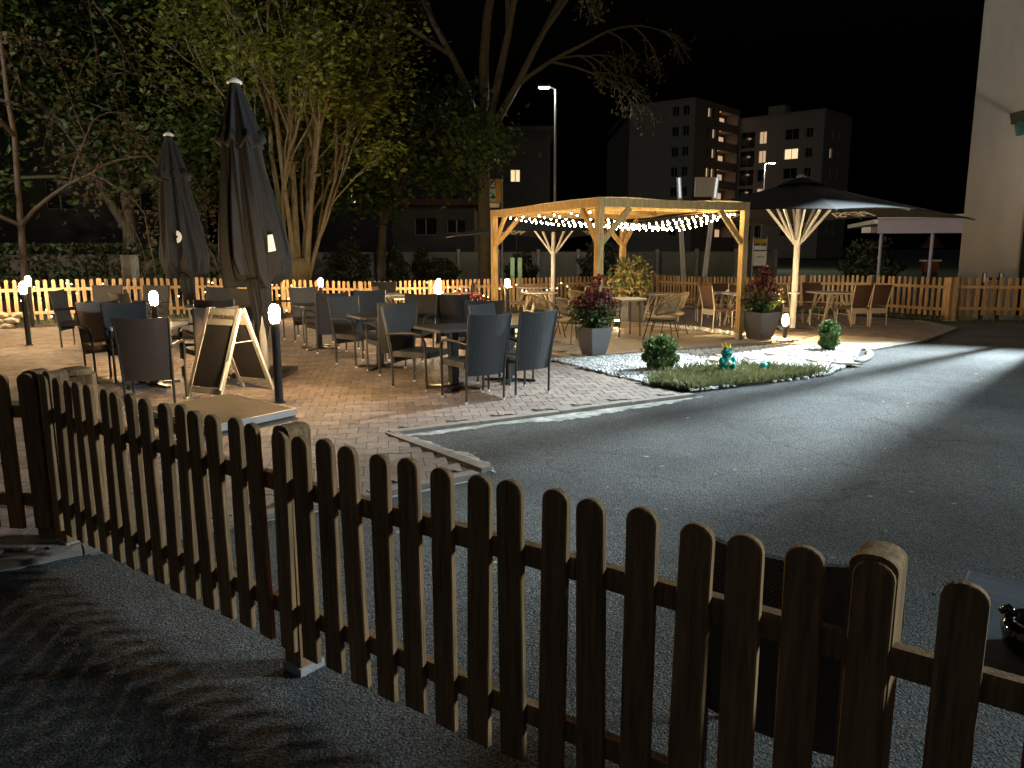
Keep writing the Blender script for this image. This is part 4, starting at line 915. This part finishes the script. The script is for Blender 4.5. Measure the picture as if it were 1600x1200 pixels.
# chair tucked behind the near fence at the lower right
nc = place(ch, .80, 1.99, (.6, .8), 'black armchair behind the near fence at lower right', z=0); nc.scale = (.86, .9, .9)
def dark_table(x, y, rz, label, top=m_top):
    e = empty('pedestal_table', (x, y, PZ+gz(x, y)), rz, label=label, cat='table', group='dark pedestal tables')
    c = .05; a = .33; MB().prism([(-a, -a+c), (-a+c, -a), (a-c, -a), (a, -a+c), (a, a-c), (a-c, a), (-a+c, a), (-a, a-c)], .645, .672).ob('tabletop', top, e)
    MB().box((0, 0, .335), (.075, .075, .61)).ob('column', m_dmet, e)
    for k in range(4):
        a = k*math.pi/2+.785
        MB().bar((.03*math.cos(a), .03*math.sin(a), .028), (.29*math.cos(a), .29*math.sin(a), .014), .06, .024).ob('foot', m_dmet, e)
    MB().lathe([(.10, .03), (.06, .045), (.045, .06)], 14).ob('base_hub', m_dmet, e)
for x, y, a, lb in [(-.62, 8.13, .6, 'dark pedestal table of the middle front group'), (-.02, 8.62, .6, 'dark pedestal table hidden behind the front chair near the gravel'), (-1.66, 9.6, .5, 'dark pedestal table of the second group'), (-2.9, 11.5, .5, 'dark pedestal table of the third group'),
                    (-3.95, 8.35, .15, 'pedestal table with lit edge at left, behind the brown chair'), (-5.9, 12.1, .3, 'dark pedestal table at the far left'), (-4.4, 11.2, .4, 'dark pedestal table between the closed parasols')]: dark_table(x, y, a, lb, m_toplight if x == -3.95 else m_top)  # lamplight on the left tabletop put in as a paler top colour
def pale_table(x, y, rz, label, h=.64, a=.36, b=.36, top=m_toplight):
    e = empty('pale_table', (x, y, PZ+gz(x, y)), rz, label=label, cat='table', group='pale tables with slanting wooden legs')
    MB().prism([(-a, -b), (a, -b), (a, b), (-a, b)], h-.028, h).ob('tabletop', top, e)
    for sx in (-1, 1):
        for sy in (-1, 1):
            MB().bar((sx*a*.45, sy*b*.75, h-.03), (sx*a*.85, sy*b*.85, 0), .035, .035).ob('leg', m_pale, e)
            MB().bar((sx*a*.1, sy*b*.75, h-.03), (sx*a*.72, sy*b*.82, .2), .018, .025).ob('strut', m_pale, e)
        MB().bar((sx*a*.75, -b*.8, .19), (sx*a*.75, b*.8, .19), .018, .022).ob('crossbar', m_pale, e)
for x, y, a, lb in [(.65, 18.9, .3, 'pale table in front of the rear parasol pole'), (.55, 21.3, .3, 'pale table near the back fence behind the rear parasol'), (3.4, 17.6, .1, 'pale table right of the light leaved bush'), (4.55, 15.0, .05, 'pale table behind the pergola right post'), (6.45, 15.6, .1, 'pale table right of the right parasol pole'), (5.15, 18.6, .1, 'pale table far back behind the right post'), (2.5, 21.6, .1, 'pale table at the back behind the front pergola post'),
                    (-1.75, 13.7, .2, 'pale table near the rear bollard lamps'), (-2.5, 15.0, .3, 'pale table at the back fence, left of the rear lamps'), (-1.1, 16.2, .2, 'pale table behind the red hedge planter')]: pale_table(x, y, a, lb)
def side_chair(loc, rz, label):
    e = empty('side_chair', loc, rz, label=label, cat='chair', group='brown woven chairs'); mb = MB(); n = 6
    def bk(s, t, o): return (-.2+.4*s, -.19-.11*t-.02*math.sin(math.pi*s)+o, .4+t*.4)
    for o, fl_ in ((.012, 0), (-.012, 1)):
        v = [bk(i/n, j/n, o) for j in range(n+1) for i in range(n+1)]; f = [(j*(n+1)+i, j*(n+1)+i+1, (j+1)*(n+1)+i+1, (j+1)*(n+1)+i) for j in range(n) for i in range(n)]
        mb.add(v, f if fl_ else [q[::-1] for q in f])
    for s in (0, 1): mb.add([bk(s, j/n, o) for j in range(n+1) for o in (.012, -.012)], [(2*j, 2*j+1, 2*j+3, 2*j+2) for j in range(n)])
    mb.add([bk(i/n, 1, o) for i in range(n+1) for o in (.012, -.012)], [(2*i, 2*i+1, 2*i+3, 2*i+2) for i in range(n)])
    mb.ob('backrest', m_rattan, e)
    MB().box((0, 0, .345), (.4, .42, .05)).ob('seat', m_rattan, e)
    MB().box((0, -.215, .30), (.38, .02, .1)).ob('apron', m_pale, e)
    for s in (-1, 1):
        MB().tube([(s*.185, -.235, 0), (s*.185, -.215, .37), (s*.205, -.305, .8)], [.012, .014, .01], 8).ob('leg', m_pale, e)
        MB().tube([(s*.19, .2, 0), (s*.185, .19, .34)], [.012, .014], 8).ob('leg', m_pale, e)
    return e
sc_ = side_chair((0, 0, 0), 0, ''); first(sc_, 6.66, 15.05, (-.25, .97), 'brown woven chair with back to camera right of the parasol pole, inner of the pair')
for x, y, f, lb in [(7.02, 15.05, (-.25, .97), 'brown woven chair with back to camera, outer of the pair at right'), (3.95, 14.75, (.9, .35), 'brown woven chair left of the table behind the right post'), (3.95, 17.4, (-.9, .1), 'brown woven chair beside the table right of the leafy bush'), (1.35, 17.9, (-.5, .85), 'brown woven chair before the rear parasol pole, left one'), (1.75, 17.6, (-.3, .95), 'brown woven chair before the rear parasol pole, right one'),
                    (5.75, 15.5, (.95, .0), 'brown woven chair just left of the right parasol pole'), (4.75, 16.0, (-.1, -1), 'brown woven chair behind the table at the right post'), (6.5, 16.5, (0, -1), 'brown woven chair on the far side of the right table'), (.1, 19.2, (.9, .0), 'brown woven chair left of the table at rear parasol'), (5.3, 19.4, (0, -1), 'brown woven chair at the far back table'), (-2.2, 14.0, (.9, -.1), 'brown woven chair beside the pale table near the rear lamps'), (3.2, 18.7, (.1, -1), 'brown woven chair in the dark behind the table by the bush')]: place(sc_, x, y, f, lb)
def rope_chair(loc, rz, label):
    e = empty('rope_chair', loc, rz, label=label, cat='chair', group='rope backed chairs under the pergola'); n = 30
    def rim(t):
        a = -math.pi*1.18*(t-.5)-math.pi/2; up = math.cos((t-.5)*math.pi)**1.0; return Vector((.30*math.cos(a), .29*math.sin(a)+.02-.04*up, .53+.17*up))
    def low(t):
        a = -math.pi*1.05*(t-.5)-math.pi/2; up = math.cos((t-.5)*math.pi); return Vector((.25*math.cos(a), .235*math.sin(a)+.02, .40+.05*up))
    MB().tube([rim(i/n) for i in range(n+1)], .013, 8).ob('top_rail', m_rope, e); MB().tube([low(i/n) for i in range(n+1)], .008, 6).ob('lower_rail', m_dmet, e)
    mb = MB()
    for i in range(41):
        t = .01+.98*i/40; a, b = rim(t), low(t); mid = a.lerp(b, .5)*1.0; mid.x *= 1.03; mb.tube([a, mid, b], .0055, 4)
    mb.ob('rope_webbing', m_rope, e)
    MB().lathe([(.2, .315), (.235, .33), (.24, .36), (.2, .375)], 20).ob('seat_cushion', m_rope, e, smooth=True)
    MB().lathe([(.225, .3), (.225, .312)], 18).ob('seat_frame', m_dmet, e)
    for sx, sy in ((-1, -1), (1, -1), (1, 1), (-1, 1)):
        MB().tube([(sx*.25, sy*.24, 0), (sx*.185, sy*.165, .32)] if sy < 0 else [(sx*.26, sy*.24, 0), (sx*.215, sy*.16, .31), (sx*.285, sy*.08, .55)], .009, 6).ob('leg', m_dmet, e)
    return e
rc = rope_chair((0, 0, 0), 0, ''); first(rc, 2.42, 12.42, (-.93, .37), 'rope backed chair under the pergola nearest the frog')
for x, y, f, lb in [(.98, 12.05, (.85, .5), 'rope backed chair behind the front planter'), (.62, 12.85, (.95, .1), 'rope backed chair at the left edge of the terrace'), (2.75, 13.35, (-.95, -.1), 'rope backed chair on the far right of the pergola table'), (1.3, 13.7, (.7, -.7), 'rope backed chair at the far left corner of the pergola table')]:
    o = place(rc, x, y, f, lb); o.location.z = DZ
rc.location.z = DZ
e = empty('pergola_table', (1.9, 12.9, DZ), da, label='grey topped table with thin dark legs under the pergola', cat='table')
MB().lathe([(.34, .6), (.355, .605), (.355, .625), (.34, .63)], 28).ob('tabletop', m_conc, e)
for k in range(4): a = k*1.5708+.6; MB().tube([(.27*math.cos(a), .27*math.sin(a), 0), (.25*math.cos(a), .25*math.sin(a), .605)], .012, 8).ob('leg', m_dmet, e)
for x, y, z, lb in [(4.7, 15.05, .64, 'small white folded card on the table behind the right post'), (5.2, 18.55, .64, 'small white box on the far back table')]:
    o = MB().prism([(-.05, -.03), (.05, -.03), (.0, .03)], -.06, .06, Matrix.Rotation(R(90), 4, 'X')).ob('table_card', m_white, loc=(x, y, PZ+gz(x, y)+z+.032), rot=(0, 0, .3)); tag(o, lb, 'card', 'cards on the pale tables')
# near table at the lower right with ashtray
fa = math.atan2(-.6, .8)
e = empty('slate_table', (1.275, 1.475, 0), fa, label='slate topped table behind the near fence at lower right', cat='table')
MB().box((0, 0, .655), (.62, .58, .025)).ob('tabletop', m_slate, e); MB().box((0, 0, .33), (.07, .07, .62)).ob('column', m_dmet, e); MB().box((0, 0, .012), (.42, .42, .02)).ob('base_plate', m_dmet, e)
MB().box((-.314, 0, .655), (.006, .58, .027)).ob('edge_strip', m_steel, e)
e = empty('ashtray', (1.10, 1.475, .668), .3, label='glossy black ashtray bowl on the slate table', cat='ashtray')
MB().lathe([(.055, 0), (.07, .012), (.078, .05), (.07, .07), (.058, .072), (.05, .055), (.045, .03)], 24).ob('bowl', m_black, e, smooth=True)
for k in range(3): a = k*2.09; MB().tube([(.052*math.cos(a), .052*math.sin(a), .068), (.066*math.cos(a), .066*math.sin(a), .082), (.08*math.cos(a), .08*math.sin(a), .07)], .009, 8).ob('rest', m_black, e, smooth=True)
# ------------------------------------------------------------------ chalkboard A-sign on its corner and the flat platform
e = empty('platform', label='low flat platform with metal edge in front of the chalkboard sign', cat='platform')
pr, pf, pn = Vector((-1.93, 6.70)), Vector((-2.80, 7.42)), Vector((-2.42, 6.0)); pl = pf+pn-pr
MB().prism([tuple(pl), tuple(pn), tuple(pr), tuple(pf)], .03, .10).ob('cover', m_platform, e)
for a, b in ((pn, pr), (pr, pf), (pl, pn)):
    d = (b-a).normalized(); o = Vector((d.y, -d.x))*.006; MB().bar((*(a+o), .075), (*(b+o), .075), .01, .06).ob('metal_edge', m_steel, e)
sg = empty('chalkboard_sign', label='wooden A frame chalkboard sign with blank dark boards', cat='sign')
ax = Vector((.9, -.436, 0)); s_ = Vector((.436, .9, 0)); fb = Vector((-3.08, 7.52, PZ)); bb = fb+s_*.74; tp = fb+s_*.37+Vector((0, 0, .89))
def panel(bot, top, out, txt):
    up = (top-bot).normalized(); L_ = (top-bot).length; nn = ax.cross(up).normalized()
    if nn.dot(out) < 0: nn = -nn
    p = empty('leaf', (0, 0, 0)); p.parent = sg
    w = .21
    for s in (-1, 1): MB().bar(bot+ax*s*w, top+ax*s*w, .045, .028, roll=nn).ob('stile', m_frame, p)
    for t, hh in ((.90, .17), (.10, .06)): MB().bar(bot+up*L_*t-ax*(w-.023), bot+up*L_*t+ax*(w-.023), hh, .022, roll=nn).ob('rail', m_frame, p)
    m = MB(); m.bar(bot+up*L_*.14, bot+up*L_*.805, 2*w-.04, .012, roll=nn); m.ob('board', m_board, p)
    if txt:
        me = text_mesh('PAULANER', .058, m_ink, bold=.0015)
        right = up.cross(nn); o = link('lettering', me, p); c = bot+up*L_*.895+nn*.0125+right*.035
        for v in me.vertices: v.co = c+right*v.co.x+up*v.co.y+nn*max(v.co.z, 0)
        c = bot+up*L_*.905+nn*.0122-right*.165
        m = MB(); k = 18; pts = [(.017*math.cos(i*6.283/k), .026*math.sin(i*6.283/k)) for i in range(k)]
        m.add([c+right*x+up*y for x, y in pts]+[c+nn*.001+right*x+up*y for x, y in pts], [tuple(range(k, 2*k))]+[(i, (i+1) % k, k+(i+1) % k, k+i) for i in range(k)]); m.ob('emblem', m_inkr, p)
    return p
panel(fb, tp-s_*.02, -s_, True); panel(bb, tp+s_*.02, s_, False)
MB().tube([fb.lerp(tp, .62)+ax*.2, bb.lerp(tp, .62)+ax*.2], .003, 5).ob('stay_chain', m_white, sg)
MB().bar(fb.lerp(tp, .12)+ax*.215-s_*.02, fb.lerp(tp, .42)+ax*.215-s_*.012, .02, .03).ob('chalk_tray', m_white, sg)
# ------------------------------------------------------------------ frogs
def frog(loc, rz, s, label, crown=True):
    e = empty('frog_figure', loc, rz, label=label, cat='garden figure'); e.scale = (s, s, s)
    b = MB(); b.ball((0, 0, .085), (.075, .07, .09), 16, 12); b.ball((0, -.01, .2), (.062, .058, .05), 16, 12)
    for x in (-1, 1):
        b.ball((x*.032, -.03, .245), (.022, .022, .022), 10, 8); b.ball((x*.07, -.02, .045), (.035, .06, .045), 12, 8); b.ball((x*.06, -.085, .014), (.032, .045, .014), 10, 6)
        b.ball((x*.07, -.03, .12), (.026, .03, .045), 10, 8); b.ball((x*.045, -.065, .085), (.03, .03, .022), 10, 8)
    o = b.ob('body', m_frog, e, smooth=True); md = o.modifiers.new('remesh', 'REMESH'); md.mode = 'VOXEL'; md.voxel_size = .009; md.use_smooth_shade = True
    for x in (-1, 1): MB().ball((x*.034, -.048, .25), (.009, .007, .011), 8, 6).ob('eye', m_black, e, smooth=True)
    MB().ball((-.005, -.085, .105), (.03, .022, .026), 12, 8).ob('ball', m_cream, e, smooth=True)
    m = MB(); m.tube([(-.03, -.062, .19), (0, -.07, .185), (.03, -.062, .19)], .004, 5); m.ob('mouth', m_black, e)
    if crown:
        m = MB(); k = 20; ro = []
        for i in range(k): a = i*2*math.pi/k; ro.append((.042*math.cos(a), .042*math.sin(a), .25)); 
        top = [((.042+.014*(i % 4 == 0))*math.cos(i*2*math.pi/k), (.042+.014*(i % 4 == 0))*math.sin(i*2*math.pi/k), .272+(.045 if i % 4 == 0 else .012 if i % 2 else 0)) for i in range(k)]
        m.add(ro+top, [(i, (i+1) % k, k+(i+1) % k, k+i) for i in range(k)]+[tuple(range(k))[::-1]]); m.ob('crown_ring', m_yel, e)
        MB().lathe([(.038, .25), (.03, .268), (.01, .275)], 14).ob('crown_filling', m_yel, e)
    return e
frog((2.54, 9.03, .055), R(14), 1.12, 'teal ceramic frog wearing a yellow crown on the grass')
f2 = empty('frog_figure', (3.02, 9.1, .075), R(30), label='small dark green figure with yellow spot lying in the grass', cat='garden figure')
MB().ball((0, 0, .04), (.07, .05, .042), 14, 9).ob('body', m_frog, f2, smooth=True); MB().ball((.055, -.02, .06), (.035, .032, .032), 12, 8).ob('head', m_frog, f2, smooth=True); MB().ball((.06, -.045, .075), (.022, .014, .02), 10, 7).ob('face_patch', m_yel, f2, smooth=True); MB().ball((-.04, -.04, .012), (.04, .02, .014), 10, 6).ob('foot', m_frog, f2, smooth=True)
# kerb stone at the bed end, rocks
m = MB(); pts = [Vector((4.50, 9.95, .03)).lerp(Vector((5.2, 11.15, .03)), t)+Vector((.08*math.sin(t*3.1), -.05*math.sin(t*3.1), 0)) for t in np.linspace(0, 1, 9)]
m.tube(pts, [.03, .045, .05, .045, .045, .05, .045, .04, .03], 8); tag(m.ob('edge_stone', m_conc, smooth=True), 'long rounded pale stone edging the right end of the gravel bed', 'stone')
rk = [(3.42, 8.84, .04), (3.3, 8.77, .03), (3.18, 8.7, .038), (3.08, 8.66, .028), (2.98, 8.6, .03), (3.55, 8.94, .03)]
for k, (x, y, r_) in enumerate(rk):
    v = IV*np.array([r_*1.3, r_, r_*.7])*(1+rng.uniform(-.15, .15, (len(IV), 1))); o = link('edge_rock', npmesh('edge_rock', v, IF, m_pebble), None, (x, y, .012), (0, 0, k))
    tag(o, ['last but one white rock before the right end of the grass edge', 'third white rock from the right end of the grass edge', 'fourth white rock from the right end of the grass edge', 'fifth white rock from the right end of the grass edge', 'leftmost white rock of the row edging the grass', 'white rock at the right end of the grass edge'][k], 'rock', 'white rocks edging the grass')
# stacked field stones at the far left
st = empty('stone_wall', (-10.3, 14.5, 0), R(18), label='low dry stone edging at the far left edge', cat='wall')
for r_ in range(3):
    for i in range(7):
        v = IV*np.array([.17, .13, .07])*(1+rng.uniform(-.2, .2, (len(IV), 1))); link('stone', npmesh('stone', v, IF, m_rock), st, (-1.1+i*.29+r_*.1, r_*.06, .05+r_*.1), (0, 0, rng.uniform(-.3, .3)))
# ------------------------------------------------------------------ signs and small things beyond the fence
ts = empty('totem_sign', (7.05, 30, -.15), label='white totem sign on two leaning poles behind the pergola', cat='sign')
for s in (-1, 1):
    MB().bar((s*.36, 0, 0), (s*.72, 0, 4.3), .16, .12).ob('pole', m_white, ts)
    MB().bar((s*.66, -.07, 3.55), (s*.722, -.07, 4.28), .07, .02).ob('light_tube', e_tube, ts)
MB().box((.28, .05, 3.95), (.74, .1, .72)).ob('panel', m_white, ts)
bs = empty('bus_stop_sign', (-.6, 28, -.1), R(-6), label='yellow boxed sign with blue and green fields beside the big trunk', cat='sign')
MB().tube([(.26, 0, 0), (.26, 0, 4.15)], .03, 8).ob('pole', m_steel, bs); MB().box((.03, 0, 3.62), (.42, .12, .82)).ob('box', m_signy, bs)
MB().box((-.06, -.062, 3.83), (.2, .01, .26)).ob('blue_field', m_blue, bs); MB().box((-.06, -.062, 3.48), (.2, .01, .4)).ob('green_field', m_green, bs)
m = MB(); m.bar((-.12, -.07, 3.76), (0, -.07, 3.91), .035, .006, roll=(0, 1, 0)); m.bar((0, -.07, 3.75), (-.05, -.07, 3.82), .035, .006, roll=(0, 1, 0)); m.ob('white_mark', m_white, bs)
MB().bar((-.14, -.071, 3.56), (.01, -.071, 3.42), .03, .006, roll=(0, 1, 0)).ob('black_mark', m_black, bs); MB().box((.0, -.03, 3.12), (.34, .06, .14)).ob('lower_plate', m_white, bs)
ps_ = empty('post_sign', (8.75, 27.5, -.1), label='small white sign board on posts behind the right pergola post', cat='sign')
for s in (-1, 1): MB().tube([(s*.24, 0, 0), (s*.24, 0, 2.0)], .02, 8).ob('post', m_steel, ps_)
for z, hh, mm in ((1.85, .16, m_signy), (1.62, .14, m_white), (1.25, .5, m_white), (.92, .1, m_pink)): MB().box((0, -.03, z), (.42, .03, hh)).ob('plate', mm, ps_)
m = MB()
for k in range(4): m.box((-.08+k*.07, -.05, 1.3+.02*(k % 2)), (.045, .004, .06-.01*k))
m.ob('dark_print', m_ink, ps_)
tr = empty('trolley_rack', (9.9, 15.95, 0), label='pair of dark uprights with white caps before the beige wall', cat='rack')
for s in (-.17, .17): MB().box((s, 0, .5), (.06, .06, 1.0)).ob('upright', m_dmet, tr); 
for s in (-.17, .17): MB().box((s-.02, -.04, .9), (.03, .02, .18)).ob('white_cap', m_white, tr)
MB().box((0, 0, .88), (.28, .04, .05)).ob('crossbar', m_dmet, tr)
kb = empty('garden_lantern', (12.6, 23.4, 0), label='orange box with a red pointed top under the carport', cat='ornament')
MB().box((0, 0, .95), (.34, .34, .3)).ob('body', m_orange, kb); MB().box((0, 0, 1.13), (.46, .4, .05)).ob('shelf', m_pale, kb); MB().tube([(0, 0, 1.1), (0, 0, 1.6)], .05, 8).ob('stem', m_orange, kb); MB().lathe([(.34, 1.5), (.25, 1.62), (.06, 1.9), (.01, 2.0)], 14).ob('pointed_top', m_pink, kb); MB().box((0, 0, .4), (.3, .3, .8)).ob('stand', m_dmet, kb)
nb = empty('notice_board', (-11.1, 22.6, 0), R(10), label='pale notice board standing behind the left fence', cat='sign')
MB().box((0, 0, .95), (.48, .05, .78)).ob('board', m_plinth, nb); MB().box((0, -.03, .95), (.36, .012, .6)).ob('sheet', m_conc, nb)
for s in (-1, 1): MB().box((s*.2, .03, .35), (.04, .04, .7)).ob('leg', m_steel, nb)
gp = empty('green_marker_posts', (.15, 24.2, -.2), label='pair of pale green marker boards behind fence near the left pergola post', cat='post')
for s in (-.13, .1): MB().box((s, 0, .75), (.13, .04, 1.35)).ob('marker', m_green, gp)
MB().tube([(-.0, .03, 1.3), (-.0, .03, 2.6)], .008, 6).ob('rod', m_dmet, gp)
yb = empty('yellow_straps', (-9.75, 14.35, 0), label='two yellow straps hanging at the far left edge', cat='strap')
for s in (0, .13): MB().bar((s, 0, .12), (s-.04, .02, .88), .035, .008).ob('strap', m_yel, yb)
cb_ = empty('wooden_post', (-2.5, 4.35, 0), R(20), label='stout round topped wooden post behind the near fence corner at left', cat='post')
MB().prism([(-.09, -.07), (.09, -.07), (.1, 0), (.09, .07), (-.09, .07), (-.1, 0)], 0, .80).ob('body', m_fence, cb_); MB().lathe([(.09, .80), (.08, .83), (.03, .84)], 14).ob('cap', m_fence, cb_)
# fairy lights on the back fence
fb_ = MB().ball((0, 0, 0), .014, 6, 4).mesh('bulb', e_fairy)
dF = (Vector(FB)-Vector(FA)).normalized(); nF = Vector((dF.y, -dF.x))
fl_lab = ['fairy lights on fence beside the left lamp pair', 'fairy lights on fence left of the small closed parasol', 'fairy lights on fence between the closed parasols', 'fairy lights on fence behind the third table', 'fairy lights wound round the fence post behind the second table', 'fairy lights on fence near the rear lamps', 'fairy lights hanging on fence right of the left pergola post']
for k, (s0, s1, kind) in enumerate([(.5, 2.0, 0), (3.4, 4.6, 0), (4.9, 5.9, 0), (7.5, 9.0, 1), (9.05, 9.4, 2), (9.8, 11.6, 1), (11.9, 13.8, 1)]):
    e = empty('fairy_lights', label=fl_lab[k], cat='fairy lights', group='fairy light strings on the back fence'); pts = []; m_ = int((s1-s0)/.05)+8
    for i in range(m_):
        t = i/(m_-1); s = s0+(s1-s0)*t
        z = .5+.34*math.sin(t*14) if kind == 0 else (.55+.12*math.cos(t*7+k)+.07*math.sin(t*23) if kind == 1 else .25+.65*t)
        q = Vector(FA)+dF*s+nF*(.06+.03*math.sin(t*40)); pts.append((q.x, q.y, gz(q.x, q.y)+z))
    MB().tube(pts, .003, 4).ob('cable', m_dmet, e)
    for q in pts[::(2 if kind == 0 else 4)]: link('bulb', fb_, e, (q[0]+nF.x*.012, q[1]+nF.y*.012, q[2]))
